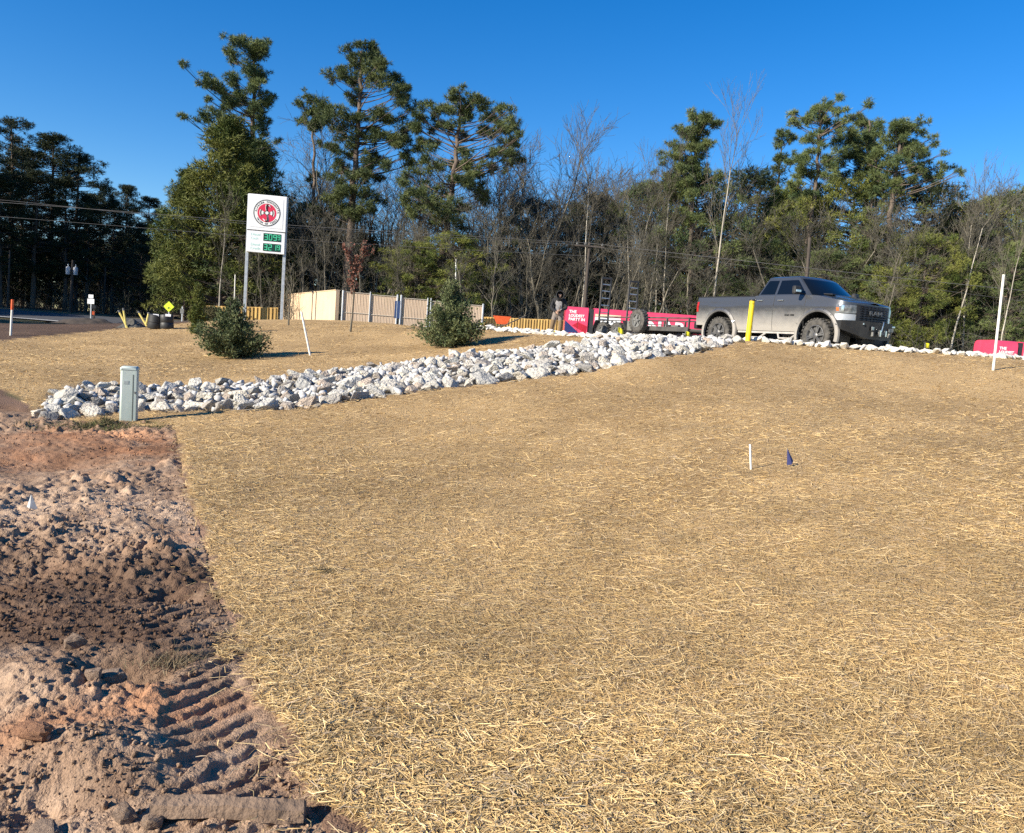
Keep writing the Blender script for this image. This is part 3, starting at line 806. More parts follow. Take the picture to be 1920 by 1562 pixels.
pad_tree('pine_tree', 'tallest broad-crowned pine standing behind the tan enclosure wall', 58, [(1255, 170), (1245, 400), (1235, 650), (1220, 800), (1200, 1100), (1170, 1500), (1165, 1660)],
    [(1240, 150, 40), (1300, 160, 45), (1180, 170, 40), (1350, 210, 50), (1270, 230, 60), (1190, 240, 55), (1110, 250, 40), (1100, 320, 40), (1180, 310, 50), (1300, 300, 60), (1380, 280, 50), (1440, 310, 45), (1490, 380, 40), (1420, 360, 50), (1350, 380, 45), (1180, 400, 40), (1240, 400, 40), (1450, 420, 40), (1040, 500, 40), (1080, 560, 45), (1100, 520, 40), (1140, 580, 50), (1200, 560, 45), (1280, 560, 50), (1350, 560, 50), (1420, 580, 50), (1470, 600, 45), (1130, 640, 40), (1190, 660, 45), (1260, 650, 50), (1330, 660, 50), (1390, 660, 45), (1440, 660, 40), (1100, 720, 40), (1180, 740, 45), (1290, 740, 50), (1350, 760, 45), (1390, 810, 40), (1290, 820, 45), (1140, 800, 45), (1080, 800, 40), (1200, 870, 45), (1130, 900, 40), (1280, 900, 45), (1330, 870, 40), (1480, 660, 50), (1470, 500, 40), (1500, 440, 40), (1540, 500, 40), (1550, 560, 40), (1510, 700, 40), (1480, 740, 35), (1530, 780, 35), (1260, 980, 50), (1180, 960, 50), (1330, 1000, 50), (1100, 1000, 60), (1030, 1060, 60), (1160, 1060, 60), (1240, 1080, 50), (1300, 1060, 50)], 2, r0=.36, **Z5)
pad_tree('pine_tree', 'slim pine with a small tuft crown crowding the tallest pine', 61, [(985, 440), (988, 700), (985, 1000), (970, 1560), (968, 1640)],
    [(960, 430, 40), (1010, 450, 40), (930, 480, 40), (920, 550, 35), (980, 530, 45), (1020, 520, 35), (990, 590, 45), (1000, 620, 35), (950, 580, 30), (985, 860, 30), (960, 890, 25), (1010, 680, 25)], 3, r0=.2, **Z5)
pad_tree('pine_tree', 'wide spreading pine with forked limbs behind the enclosure gate', 56, [(420, 200), (400, 430), (375, 650), (355, 800), (320, 1050), (285, 1400), (282, 1530)],
    [(400, 140, 45), (460, 150, 45), (520, 150, 45), (350, 160, 45), (300, 190, 40), (560, 210, 50), (480, 220, 60), (410, 230, 55), (330, 240, 50), (250, 250, 45), (190, 240, 40), (160, 270, 40), (280, 300, 50), (600, 270, 50), (660, 270, 50), (720, 290, 45), (750, 340, 45), (690, 350, 55), (620, 350, 50), (560, 330, 45), (150, 350, 45), (200, 320, 45), (120, 420, 40), (180, 400, 45), (250, 390, 40), (420, 350, 45), (350, 330, 40), (800, 450, 45), (760, 470, 45), (720, 430, 50), (780, 420, 40), (680, 480, 40), (740, 540, 40), (640, 540, 45), (600, 580, 45), (690, 590, 35), (420, 480, 45), (460, 510, 45), (260, 560, 45), (220, 600, 40), (160, 620, 40), (90, 650, 40), (60, 700, 45), (90, 740, 35), (290, 600, 45), (400, 580, 50), (450, 580, 45), (480, 640, 50), (520, 640, 45), (540, 600, 40), (360, 660, 40), (270, 700, 45), (420, 690, 45), (470, 700, 45), (530, 730, 45), (560, 770, 45), (570, 790, 35), (180, 790, 50), (70, 820, 45), (130, 820, 45), (250, 800, 45), (400, 810, 45), (430, 830, 40), (300, 860, 60), (220, 880, 60), (370, 910, 60), (280, 940, 60), (400, 950, 50), (130, 900, 40)], 4, r0=.36, **Z6)
pad_tree('pine_tree', 'leaning narrow pine with a bent tufted top behind the utility trailer', 58, [(345, 190), (340, 400), (318, 640), (308, 900), (298, 1270), (296, 1330)],
    [(330, 170, 35), (380, 190, 40), (310, 190, 35), (350, 230, 50), (410, 230, 45), (450, 250, 40), (350, 270, 45), (250, 280, 40), (220, 300, 35), (290, 310, 50), (340, 320, 50), (260, 350, 50), (330, 360, 55), (380, 370, 40), (330, 400, 40), (240, 400, 35), (200, 440, 40), (150, 460, 35), (130, 490, 25), (330, 440, 50), (280, 470, 50), (350, 490, 50), (310, 520, 50), (260, 530, 45), (370, 530, 45), (210, 540, 45), (170, 570, 45), (430, 560, 40), (230, 600, 50), (300, 590, 40), (380, 620, 45), (180, 630, 40), (270, 660, 45), (290, 730, 45), (280, 800, 40)], 5, r0=.24, **Z7)
pad_tree('pine_tree', 'spindly young pine with sparse tufts showing above the thicket', 66, [(850, 280), (840, 450), (828, 620), (800, 1300)],
    [(830, 290, 25), (870, 300, 25), (890, 340, 30), (850, 340, 30), (820, 320, 22), (810, 385, 22), (800, 470, 30), (830, 450, 30), (870, 440, 25), (850, 490, 25), (820, 500, 20)], 6, r0=.16, **Z7)
pad_tree('pine_tree', 'tall open pine with a bare pale trunk behind the pickup cab', 60, [(1080, 120), (1075, 300), (1060, 550), (1040, 720), (1010, 950), (988, 1150), (975, 1330)],
    [(960, 150, 30), (980, 190, 30), (1010, 210, 30), (900, 225, 25), (940, 230, 25), (1060, 120, 35), (1110, 110, 35), (1090, 150, 40), (1050, 160, 35), (1140, 130, 30), (1150, 190, 35), (1200, 170, 40), (1250, 190, 40), (1270, 215, 25), (1110, 200, 35), (1170, 240, 35), (1220, 240, 35), (1010, 310, 35), (1040, 330, 25), (990, 335, 25), (1200, 290, 30), (1120, 300, 30), (1030, 400, 40), (1000, 420, 35), (960, 450, 40), (940, 480, 35), (990, 480, 40), (1100, 450, 40), (1150, 430, 40), (960, 540, 40), (1010, 530, 40), (1100, 520, 40), (960, 590, 35), (920, 600, 30), (960, 650, 40), (1000, 660, 40), (950, 700, 35), (1100, 590, 40)], 7, r0=.27, **Z7)
pad_tree('pine_tree', 'dense upright pine with a dark trunk between two open pines', 63, [(1375, 210), (1370, 450), (1362, 700), (1350, 1000), (1340, 1270), (1335, 1380)],
    [(1340, 220, 40), (1400, 220, 45), (1440, 230, 40), (1330, 260, 35), (1390, 270, 40), (1450, 270, 35), (1280, 320, 50), (1230, 300, 45), (1340, 320, 45), (1400, 340, 40), (1200, 360, 45), (1260, 380, 55), (1320, 400, 50), (1380, 410, 45), (1180, 420, 40), (1230, 450, 50), (1290, 460, 55), (1350, 460, 50), (1400, 450, 40), (1170, 500, 45), (1240, 520, 50), (1310, 520, 50), (1380, 530, 45), (1430, 510, 40), (1200, 540, 40), (1380, 620, 45), (1420, 640, 45)], 8, r0=.27, **Z7)
pad_tree('pine_tree', 'large rounded pine with long bare lower limbs behind the pickup hood', 58, [(1575, 270), (1545, 450), (1525, 620), (1500, 800), (1478, 1000), (1450, 1200), (1440, 1400)],
    [(1520, 250, 40), (1580, 250, 45), (1640, 260, 45), (1680, 280, 40), (1490, 280, 40), (1550, 310, 50), (1620, 320, 45), (1690, 340, 35), (1470, 330, 40), (1710, 370, 30), (1500, 370, 40), (1580, 380, 45), (1640, 390, 40), (1440, 400, 35), (1480, 430, 40), (1560, 440, 40), (1620, 450, 40), (1690, 420, 40), (1740, 440, 35), (1720, 480, 40), (1670, 500, 40), (1760, 500, 40), (1800, 530, 35), (1830, 560, 25), (1760, 560, 40), (1700, 560, 40), (1640, 550, 40), (1450, 490, 40), (1500, 500, 40), (1560, 520, 40), (1440, 550, 40), (1490, 570, 40), (1600, 590, 35), (1800, 580, 30), (1450, 610, 40), (1550, 640, 40)], 9, r0=.33, **Z7)

# ---- fuller evergreens: crown made of puffs on an uneven envelope
def make_evergreen(seed, H, Wd, z0, prof, needle, nt_pad=46, npad=120, tl=.26, bark=None, name='crown'):
    """prof(t) -> radius share at crown height t; returns trunk and crown meshes"""
    rg_ = np.random.default_rng(seed)
    TP = []; TO = []; B = []
    H1 = H * .97
    nseg = 8; Tz = np.linspace(0, H1, nseg + 1); Tx = np.cumsum(rg_.normal(0, .05, nseg + 1)); Ty = np.cumsum(rg_.normal(0, .05, nseg + 1))
    r0 = H * .014 + .03
    for i in range(nseg):
        B.append([Tx[i], Ty[i], Tz[i], Tx[i + 1], Ty[i + 1], Tz[i + 1], r0 * (1 - .85 * i / nseg), r0 * (1 - .85 * (i + 1) / nseg)])
    Bt = list(B); B = []
    for k in range(npad):
        t = rg_.random() ** .9; z = z0 + (H - z0) * t
        a = rg_.uniform(0, 2 * math.pi); R_ = Wd * prof(t) * (.72 + .42 * rg_.random()) * (1 + .22 * math.sin(3 * a + seed + 5 * t))
        q = rg_.random() ** .45
        x = R_ * q * math.cos(a); y = R_ * q * math.sin(a)
        r = rg_.uniform(.3, .62) * min(1, Wd / 2.5 + .3)
        P = np.array([x + np.interp(z, Tz, Tx), y + np.interp(z, Tz, Ty), z])
        zz = max(z - .4 * math.hypot(x, y), .2 * z0 + .2)
        A_ = np.array([np.interp(zz, Tz, Tx), np.interp(zz, Tz, Ty), zz]); Mi = (A_ + P) / 2 + np.array([0, 0, -.08 * R_])
        B.append([*A_, *Mi, .03 + .006 * R_, .022]); B.append([*Mi, *P, .022, .008])
        nt = int(nt_pad * (r / .45) ** 2)
        w = rg_.normal(size=(nt, 3)); w /= np.linalg.norm(w, axis=1, keepdims=True); w *= rg_.random((nt, 1)) ** .4; w[:, 2] *= .7
        TP.append(P + w * r); TO.append(w)
    V1, F1 = seg_tubes(Bt, 7); V2, F2 = seg_tubes(B, 4); V3, F3 = tufts(np.concatenate(TP), tl, .014, rg_, 6, .3, np.concatenate(TO))
    return np_mesh('trunk', V1, F1, True), np_mesh('branches', V2, F2), np_mesh('crown', V3, F3)
def plant(name, meshes, mats, loc, rz, s, label, cat, group=None, names=('trunk', 'branches', 'crown')):
    root = empty(name, loc, rz, label, cat, group)
    root.scale = (s, s, s) if not hasattr(s, '__len__') else s
    for nm, me, mt in zip(names, meshes, mats):
        o = obj(nm, me, None, root)
        if mt is not None:
            o.material_slots[0].link = 'OBJECT'; o.material_slots[0].material = mt
    return root
PR_ROUND = lambda t: (.35 + 1.1 * math.sin(math.pi * min(t * .92 + .08, 1)) ** .7) * .78
PR_CONE = lambda t: (1.02 - t) ** .75 * (.75 + .3 * min(t * 6, 1))
PR_LOB = lambda t: (.35 + .75 * math.sin(math.pi * (t * .85 + .10))) * (.6 + .5 * min(t * 2.5, 1)) * (1.0 if t < .75 else 1 - (t - .75) * 2.2)
EG = {'round': [make_evergreen(20 + i, 11, 3.6, 1.5, PR_ROUND, None, npad=190, nt_pad=38) for i in range(3)],
      'cone': [make_evergreen(30 + i, 10, 3.2, .6, PR_CONE, None, npad=300, nt_pad=34) for i in range(3)],
      'tall': [make_evergreen(40 + i, 17, 3.4, 4.2, PR_LOB, None, npad=150) for i in range(4)]}
def variant(ms, mats):
    for me, mt in zip(ms, mats): me.materials.append(mt)
    return ms
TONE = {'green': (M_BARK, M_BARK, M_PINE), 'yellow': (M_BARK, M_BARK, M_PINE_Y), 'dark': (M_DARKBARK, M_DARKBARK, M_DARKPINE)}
EGV = {k: [variant(ms, TONE['green']) for ms in v] for k, v in EG.items()}
def eg(kind, tone, px, d, top_py, wide=1.0, label=None, group=None, rz=None, name='evergreen_tree', cat='evergreen tree', i=None):
    p = onground(px, d); Hn = {'round': 11, 'cone': 10, 'tall': 17}[kind]
    # height from the photographed top
    H = (at(px, top_py, d).z - p.z); s = H / Hn
    ms = EGV[kind][rng.randrange(len(EGV[kind])) if i is None else i]
    return plant(name, ms, TONE[tone], p, rng.uniform(0, 6.28) if rz is None else rz, (s * wide, s * wide, s), label, cat, group)
# named evergreens in view
eg('cone', 'yellow', 405, 56, 222, 1.15, 'broad bushy yellow-green conifer below the tall narrow pine', i=0)
eg('cone', 'yellow', 345, 57, 325, 1.05, 'lower yellow-green conifer at the road end of the bushy clump', i=1)
eg('cone', 'green', 470, 60, 270, 1.25, 'dark green conifer directly behind the price sign', i=2)
for (px, d, top, tone, w, lab) in [
        (770, 54.5, 455, 'yellow', 1.5, 'low yellow-green evergreen thicket against the enclosure gate'),
        (850, 55, 440, 'yellow', 1.5, 'low yellow-green evergreen rising behind the larger juniper'),
        (1285, 59, 330, 'green', 1.0, 'rounded green pine wrapped round the bent-topped pine'),
        (1390, 66, 318, 'dark', 1.2, 'dark rounded pine between the white-barked tree and spindly pine'),
        (1450, 62, 350, 'yellow', 1.0, 'yellow-green pine in front of the spindly young pine'),
        (1575, 61, 342, 'yellow', 1.1, 'rounded yellow-green pine left of the dark-trunked pine'),
        (1705, 68, 345, 'dark', 1.2, 'dark dense pine behind the long-limbed pine'),
        (1540, 57, 470, 'green', 1.1, 'low bright green evergreen just behind the pickup roof'),
        (1715, 55, 440, 'yellow', 1.0, 'bright yellow-green cedar beside the pickup hood'),
        (1670, 56, 500, 'yellow', 1.3, 'squat yellow-green bush at the foot of the long-limbed pine'),
        (1840, 66, 368, 'yellow', 1.2, 'broad evergreen crown behind the cluster of white stems'),
        (1905, 64, 350, 'green', 1.2, 'high evergreen crown behind the tall white stake'),
        (1780, 70, 400, 'green', 1.2, 'evergreen crown filling the gap right of the dark dense pine'),
        (1960, 60, 420, 'yellow', 1.2, 'evergreen at the far right end of the woods'),
        (1880, 55, 460, 'green', 1.1, 'low evergreen mass under the high crown right of the white stems'),
        (1795, 57, 470, 'green', 1.3, 'low dark green evergreen at the foot of the white stems'),
        (1620, 59, 450, 'green', 1.0, 'yellow-green evergreen between the dark-trunked pine and cedar'),
        (1390, 58, 450, 'green', 1.3, 'low green evergreen right of the white-barked tree'),
        (1190, 64, 345, 'green', 1.0, 'small rounded pine among the bare trees behind the trailer ramps'),
        (1095, 68, 370, 'dark', 1.0, 'dark small pine behind the bare white-stemmed tree'),
        (985, 68, 375, 'dark', 1.0, 'dark small pine behind the branchy bare trees'),
        (640, 64, 390, 'yellow', 1.1, 'loose yellow-green pine left of the tallest pine trunk')]:
    eg('round', tone, px, d, top, w, lab)
# the shaded woods beyond the road
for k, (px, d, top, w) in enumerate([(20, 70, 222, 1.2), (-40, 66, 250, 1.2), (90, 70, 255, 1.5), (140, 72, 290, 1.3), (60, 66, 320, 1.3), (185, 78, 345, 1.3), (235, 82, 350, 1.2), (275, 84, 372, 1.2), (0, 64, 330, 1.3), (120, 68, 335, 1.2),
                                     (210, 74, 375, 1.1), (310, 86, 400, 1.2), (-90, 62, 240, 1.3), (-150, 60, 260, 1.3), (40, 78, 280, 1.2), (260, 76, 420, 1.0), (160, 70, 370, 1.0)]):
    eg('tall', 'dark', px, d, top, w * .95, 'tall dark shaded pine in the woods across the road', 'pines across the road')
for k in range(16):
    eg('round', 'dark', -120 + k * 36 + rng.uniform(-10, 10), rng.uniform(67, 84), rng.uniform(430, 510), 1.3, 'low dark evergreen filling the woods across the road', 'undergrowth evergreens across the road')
# woods carry on to the left of the road, beyond the frame, and shade it
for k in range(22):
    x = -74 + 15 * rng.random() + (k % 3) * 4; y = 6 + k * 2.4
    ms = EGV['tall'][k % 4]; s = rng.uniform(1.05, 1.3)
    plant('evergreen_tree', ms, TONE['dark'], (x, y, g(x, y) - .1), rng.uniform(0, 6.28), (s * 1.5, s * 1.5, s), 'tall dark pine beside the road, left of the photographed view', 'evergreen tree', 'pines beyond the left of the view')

# ---- leafless hardwoods
def make_bare(seed, H, spread=.5, forks=2, levels=6, r0=None, upright=.5, straight=False):
    r_ = random.Random(seed); segs = {0: [], 1: []}
    r0 = r0 or H * .012
    def grow(p, d, L, r, lev):
        n = 3; q = p.copy(); dd = d.copy()
        for i in range(n):
            dd = (dd + Vector((r_.gauss(0, .12), r_.gauss(0, .12), r_.gauss(0, .06) + .05 * upright))).normalized()
            e = q + dd * (L / n); r1 = r * (1 - .13)
            segs[0 if lev <= 1 else 1].append([*q, *e, r, r1]); q = e; r = r1
            if lev >= 1 and i < n - 1 and r_.random() < .75 and lev < levels:
                side(q, dd, L * r_.uniform(.45, .7), r * .55, lev + 1)
        if lev < levels:
            for k in range(forks if r_.random() < .8 else forks + 1):
                side(q, dd, L * r_.uniform(.58, .82), r * r_.uniform(.6, .75), lev + 1)
    def side(p, d, L, r, lev):
        ax = Vector((r_.gauss(0, 1), r_.gauss(0, 1), r_.gauss(0, 1))).cross(d)
        if ax.length < 1e-4: return
        ang = r_.uniform(.3, .75) * (spread / .5)
        nd = (Quaternion(ax.normalized(), ang) @ d + Vector((0, 0, .22 * upright))).normalized()
        if L < .12 or r < .0015: return
        grow(p, nd, L, max(r, .007), lev)
    # a leading stem with side limbs
    q = Vector((0, 0, 0)); d = Vector((r_.gauss(0, .04), r_.gauss(0, .04), 1)).normalized(); r = r0; n = 9
    for i in range(n):
        d = (d + Vector((r_.gauss(0, .05 if straight else .11), r_.gauss(0, .05 if straight else .11), .08))).normalized()
        e = q + d * (H * .8 / n); segs[0].append([*q, *e, r, r * .87]); q = e; r *= .87
        if i >= (3 if straight else 2):
            for _ in range(r_.choice([1, 2]) if not straight else 1):
                side(q, d, H * r_.uniform(.13, .24) * (1.15 - i / n * .6), r * .5, 2)
    for _ in range(3): side(q, d, H * .16, r * .7, 2)
    V1, F1 = seg_tubes(segs[0], 6); V2, F2 = seg_tubes(segs[1], 3)
    V1 = V1; return np_mesh('trunk', V1, F1, True), np_mesh('branches', V2, F2)
BARE = [make_bare(60 + i, 8.5, .5 + .06 * (i % 3), 2, 5) for i in range(6)]
PALE = [make_bare(80 + i, 11, .42, 2, 5, .10, .9, True) for i in range(3)]
BAREV = [variant(b_, (M_GREYBARK, M_TWIG)) for b_ in BARE]
PALEV = [variant(b_, (M_PALEBARK, M_GREYBARK)) for b_ in PALE]
def bare(px, d, top_py, pale=False, label=None, group=None, i=None, wide=1.0, cat='bare tree'):
    p = onground(px, d); H = at(px, top_py, d).z - p.z; ms = (PALEV if pale else BAREV); k = rng.randrange(len(ms)) if i is None else i
    s = H / (11 * .93 if pale else 8.5 * .95)
    return plant('bare_tree', ms[k], (None, None), p, rng.uniform(0, 6.28), (s * wide, s * wide, s), label, cat, group, ('trunk', 'branches'))
for (px, d, top, i, w, lab) in [(1335, 55, 262, 0, .85, 'white-barked leafless tree standing straight behind the trailer tongue'),
                          (1085, 56, 285, 1, .7, 'slender white-stemmed leafless tree behind the trailer ramps'),
                          (1240, 57, 330, 2, .8, 'pale leaning leafless tree left of the bent-topped pine'),
                          (1225, 58, 345, 0, .7, 'pale thin leafless tree close to another pale leaning one'),
                          (1775, 54, 375, 1, .8, 'cluster-forming white-stemmed leafless tree near the tall white stake'),
                          (1800, 55, 372, 2, .8, 'second white-stemmed leafless tree near the tall white stake'),
                          (1868, 52, 440, 0, .8, 'crooked white leafless sapling behind the tall white stake'),
                          (412, 53, 395, 2, .9, 'pale branching leafless tree left of the price sign'),
                          (1180, 57, 400, 1, .7, 'thin pale leafless stem behind the upright ramps')]:
    bare(px, d, top, True, lab, None, i, w)
for (px, d, top, i, w) in [(985, 60, 268, 0, 1.0), (1010, 62, 285, 3, 1.0), (955, 58, 320, 1, 1.1), (545, 66, 255, 4, 1.0), (600, 60, 290, 2, 1.0), (910, 59, 350, 5, 1.2), (1040, 60, 350, 2, 1.1), (1140, 60, 360, 3, 1.0), (1160, 58, 330, 1, .9), (720, 62, 330, 0, 1.0)]:
    bare(px, d, top, False, 'grey leafless hardwood topping the thicket against the sky', 'tall bare trees', i, w)
for row, (d, step, top0, top1) in enumerate([(53, 52, 440, 520), (56, 46, 390, 470), (60, 44, 360, 430), (65, 44, 345, 400), (71, 46, 350, 390)]):
    px = 450 + 13 * row
    while px < 1990:
        dd = d + rng.uniform(-1.6, 1.6)
        if px > 1640 and rng.random() < .38: px += step; continue
        bare(px + rng.uniform(-16, 16), dd, rng.uniform(top0, top1) + (px - 960) * .045, False, 'grey leafless tree in the thicket behind the lot', 'bare trees of the thicket', None, rng.uniform(.9, 1.35))
        px += step
# straight trunks seen between the twigs, right-hand woods and left woods
for k, (px, d, top) in enumerate([(1600, 60, 330), (1490, 64, 360), (1900, 58, 420), (1760, 66, 380), (1420, 62, 380), (560, 62, 380), (500, 60, 420), (950, 62, 380), (1130, 64, 380), (1060, 66, 380)]):
    eg('tall', 'green', px, d, top, .8, 'pine with a bare straight trunk inside the thicket', 'pines inside the thicket')

# ---- undergrowth and the deep woods behind: masses nobody could count
def thicket(name, label, n, xr, dr, hmax, seed, tw=.02, cat='undergrowth'):
    r_ = np.random.default_rng(seed)
    px = r_.uniform(*xr, n); d = r_.uniform(*dr, n)
    x = (px - 960) / FPX * d; z = G(x, d)
    S = []
    L = r_.uniform(.5, 1.0, n) * hmax * r_.random(n) ** .6
    p = np.stack([x, d, z], 1); dirv = np.stack([r_.normal(0, .35, n), r_.normal(0, .35, n), np.ones(n)], 1); dirv /= np.linalg.norm(dirv, axis=1, keepdims=True)
    q = p + dirv * L[:, None]; S.append(np.concatenate([p, q, np.full((n, 1), tw), np.full((n, 1), tw * .4)], 1))
    for lev in range(3):
        t = r_.uniform(.25, 1, n); s0 = p + dirv * (L * t)[:, None]
        dv = dirv + r_.normal(0, .75, (n, 3)); dv[:, 2] = np.abs(dv[:, 2]) * .7; dv /= np.linalg.norm(dv, axis=1, keepdims=True)
        L2 = L * r_.uniform(.25, .55, n)
        S.append(np.concatenate([s0, s0 + dv * L2[:, None], np.full((n, 1), tw * .6), np.full((n, 1), tw * .3)], 1))
    V_, F_ = seg_tubes(np.concatenate(S), 3)
    return tag(obj(name, np_mesh(name, V_, F_), M_TWIG), label, cat, kind='stuff')
thicket('undergrowth', 'tangle of leafless brush at the foot of the woods', 4000, (430, 2000), (52, 66), 4.2, 91)
thicket('undergrowth', 'dark brush below the pines across the road', 1600, (-200, 430), (66, 86), 3.5, 92)
def deep_wood(name, label, n, xr, dr, htop, seed, mat):
    r_ = np.random.default_rng(seed); px = r_.uniform(*xr, n); d = r_.uniform(*dr, n); x = (px - 960) / FPX * d
    h = htop * (.75 + .5 * fbm(px / 60, d / 9, 3, seed)) * r_.random(n) ** .75
    P = np.stack([x, d, 1.7 + h], 1)
    V_, F_ = tufts(P, .85, .10, r_, 8, .1)
    # stems
    m_ = n // 40; k = r_.choice(n, m_); b0 = P[k].copy(); b0[:, 2] = 1.6; e = P[k].copy(); e[:, 2] = 1.7 + htop * .9
    V2, F2 = seg_tubes(np.concatenate([b0, e, np.full((m_, 1), .14), np.full((m_, 1), .05)], 1), 5)
    return tag(obj(name, np_mesh(name, np.concatenate([V_, V2]), [F_, F2 + len(V_)]), mat), label, 'woods', kind='stuff')
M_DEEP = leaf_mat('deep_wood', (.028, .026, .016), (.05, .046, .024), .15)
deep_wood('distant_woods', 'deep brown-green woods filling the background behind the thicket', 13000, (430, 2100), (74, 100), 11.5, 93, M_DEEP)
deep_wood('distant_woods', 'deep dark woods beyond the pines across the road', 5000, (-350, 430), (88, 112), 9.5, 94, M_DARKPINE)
# ------------------------------------------------------------------ pickup truck
def dusty_paint(name, paint, dust, z0, z1, rough=.32):
    """metallic paint with road dust thickening towards the sills"""
    mt, n, l, b = new_mat(name)
    tc = n.new('ShaderNodeTexCoord'); sp = n.new('ShaderNodeSeparateXYZ'); l.new(tc.outputs['Object'], sp.inputs[0])
    nz = n.new('ShaderNodeTexNoise'); nz.inputs['Scale'].default_value = 5.0; nz.inputs['Detail'].default_value = 9; l.new(tc.outputs['Object'], nz.inputs['Vector'])
    ad = n.new('ShaderNodeMath'); ad.operation = 'MULTIPLY_ADD'; l.new(nz.outputs['Fac'], ad.inputs[0]); ad.inputs[1].default_value = .22; l.new(sp.outputs['Z'], ad.inputs[2])
    mr = n.new('ShaderNodeMapRange'); mr.inputs['From Min'].default_value = z0; mr.inputs['From Max'].default_value = z1
    mr.inputs['To Min'].default_value = .80; mr.inputs['To Max'].default_value = .06; l.new(ad.outputs[0], mr.inputs['Value'])
    mx = n.new('ShaderNodeMix'); mx.data_type = 'RGBA'; l.new(mr.outputs[0], mx.inputs[0])
    mx.inputs[6].default_value = (*paint, 1); mx.inputs[7].default_value = (*dust, 1); l.new(mx.outputs[2], b.inputs['Base Color'])
    m2 = n.new('ShaderNodeMapRange'); m2.inputs['To Min'].default_value = .55; m2.inputs['To Max'].default_value = 0.0; l.new(mr.outputs[0], m2.inputs['Value']); l.new(m2.outputs[0], b.inputs['Metallic'])
    m3 = n.new('ShaderNodeMapRange'); m3.inputs['To Min'].default_value = rough; m3.inputs['To Max'].default_value = .9; l.new(mr.outputs[0], m3.inputs['Value']); l.new(m3.outputs[0], b.inputs['Roughness'])
    m4 = n.new('ShaderNodeMapRange'); m4.inputs['To Min'].default_value = .5; m4.inputs['To Max'].default_value = 0; l.new(mr.outputs[0], m4.inputs['Value']); l.new(m4.outputs[0], b.inputs['Coat Weight'])
    return mt
M_PAINT = dusty_paint('grey_truck_paint', (.06, .066, .078), (.37, .34, .295), .76, 1.30)
M_ROOFPAINT = pmat('clean_grey_paint', (.07, .078, .09), (.06, .068, .08), 2, .25, metallic=.5, coat=.6)
M_GLASS = pmat('tinted_glass', (.004, .006, .010), (.003, .005, .008), 1, .08, spec=.35)
M_BLACK = pmat('black_plastic', (.016, .017, .019), (.026, .026, .027), 6, .55)
M_BLACKSTEEL = pmat('black_steel', (.012, .013, .015), (.02, .021, .022), 4, .45, metallic=.2)
M_RUBBER = pmat('dusty_rubber', (.04, .038, .035), (.10, .092, .08), 7, .92, .3, 40)
M_RIM = pmat('dark_alloy', (.10, .10, .105), (.17, .165, .155), 9, .45, metallic=.5)
M_CHROME = pmat('bright_metal', (.75, .75, .74), (.62, .62, .62), 5, .2, metallic=.9)
M_LENS = pmat('lamp_lens', (.20, .21, .22), (.05, .05, .055), 9, .08, spec=.8)
M_AMBER = pmat('amber_lens', (.55, .16, .05), (.42, .10, .03), 8, .2)
M_REDLENS = pmat('red_lens', (.42, .02, .02), (.30, .012, .012), 8, .2)
M_SEAM = pmat('panel_gap', (.03, .03, .03), (.04, .04, .04), 4, .9)
M_GREYSTEEL = pmat('grey_steel', (.19, .19, .18), (.12, .12, .115), 5, .6, .2, metallic=.2)
M_GALV = pmat('galvanised_steel', (.50, .52, .54), (.38, .40, .42), 6, .45, metallic=.5)

def make_wheel(parent, loc, r, w, out, rim_mat, rr, lug=28, spokes=6, name='wheel'):
    """tyre mesh with a rim below it; out = -1 or 1, the side the wheel faces"""
    h = w / 2
    t = MB(); t.lathe([(rr, -h * .8), (rr + .04, -h * .95), ((rr + r) / 2, -h), (r - .035, -h * .93), (r - .008, -h * .72), (r, 0), (r - .008, h * .72), (r - .035, h * .93), ((rr + r) / 2, h), (rr + .04, h * .95), (rr, h * .8)], 40)
    for k in range(lug):
        a = 2 * math.pi * k / lug
        for s_ in (-1, 1):
            M = Matrix.Rotation(-a - s_ * .06, 4, 'Y'); c = M @ Vector((r - .004, s_ * h * .52, 0))
            b = MB().box((0, 0, 0), (.03, h * .85, 2 * math.pi * r / lug * .55)); b.xf(Matrix.Translation(c) @ M); t.add(b.v, b.f)
    ty = t.build(name, M_RUBBER, parent, True, loc=loc)
    m_ = MB(); f = out * h
    m_.lathe([(rr * .99, -h * .8), (rr * 1.0, f * .86), (rr * 1.03, f * .98), (rr * .97, f * 1.0), (rr * .93, f * .9), (rr * .90, f * .55), (.02, f * .35)], 36)
    for k in range(spokes):
        a = 2 * math.pi * (k + .25) / spokes
        for da in (-.12, .12):
            M = Matrix.Rotation(-(a + da), 4, 'Y')
            b = MB().box((rr * .56, f * .78, 0), (rr * .78, h * .22, rr * .15)); b.xf(M); m_.add(b.v, b.f)
    m_.lathe([(.001, f * 1.0), (rr * .18, f * .99), (rr * .27, f * .9), (rr * .27, f * .4)], 20)
    rim = m_.build('rim', rim_mat, ty, True)
    return ty

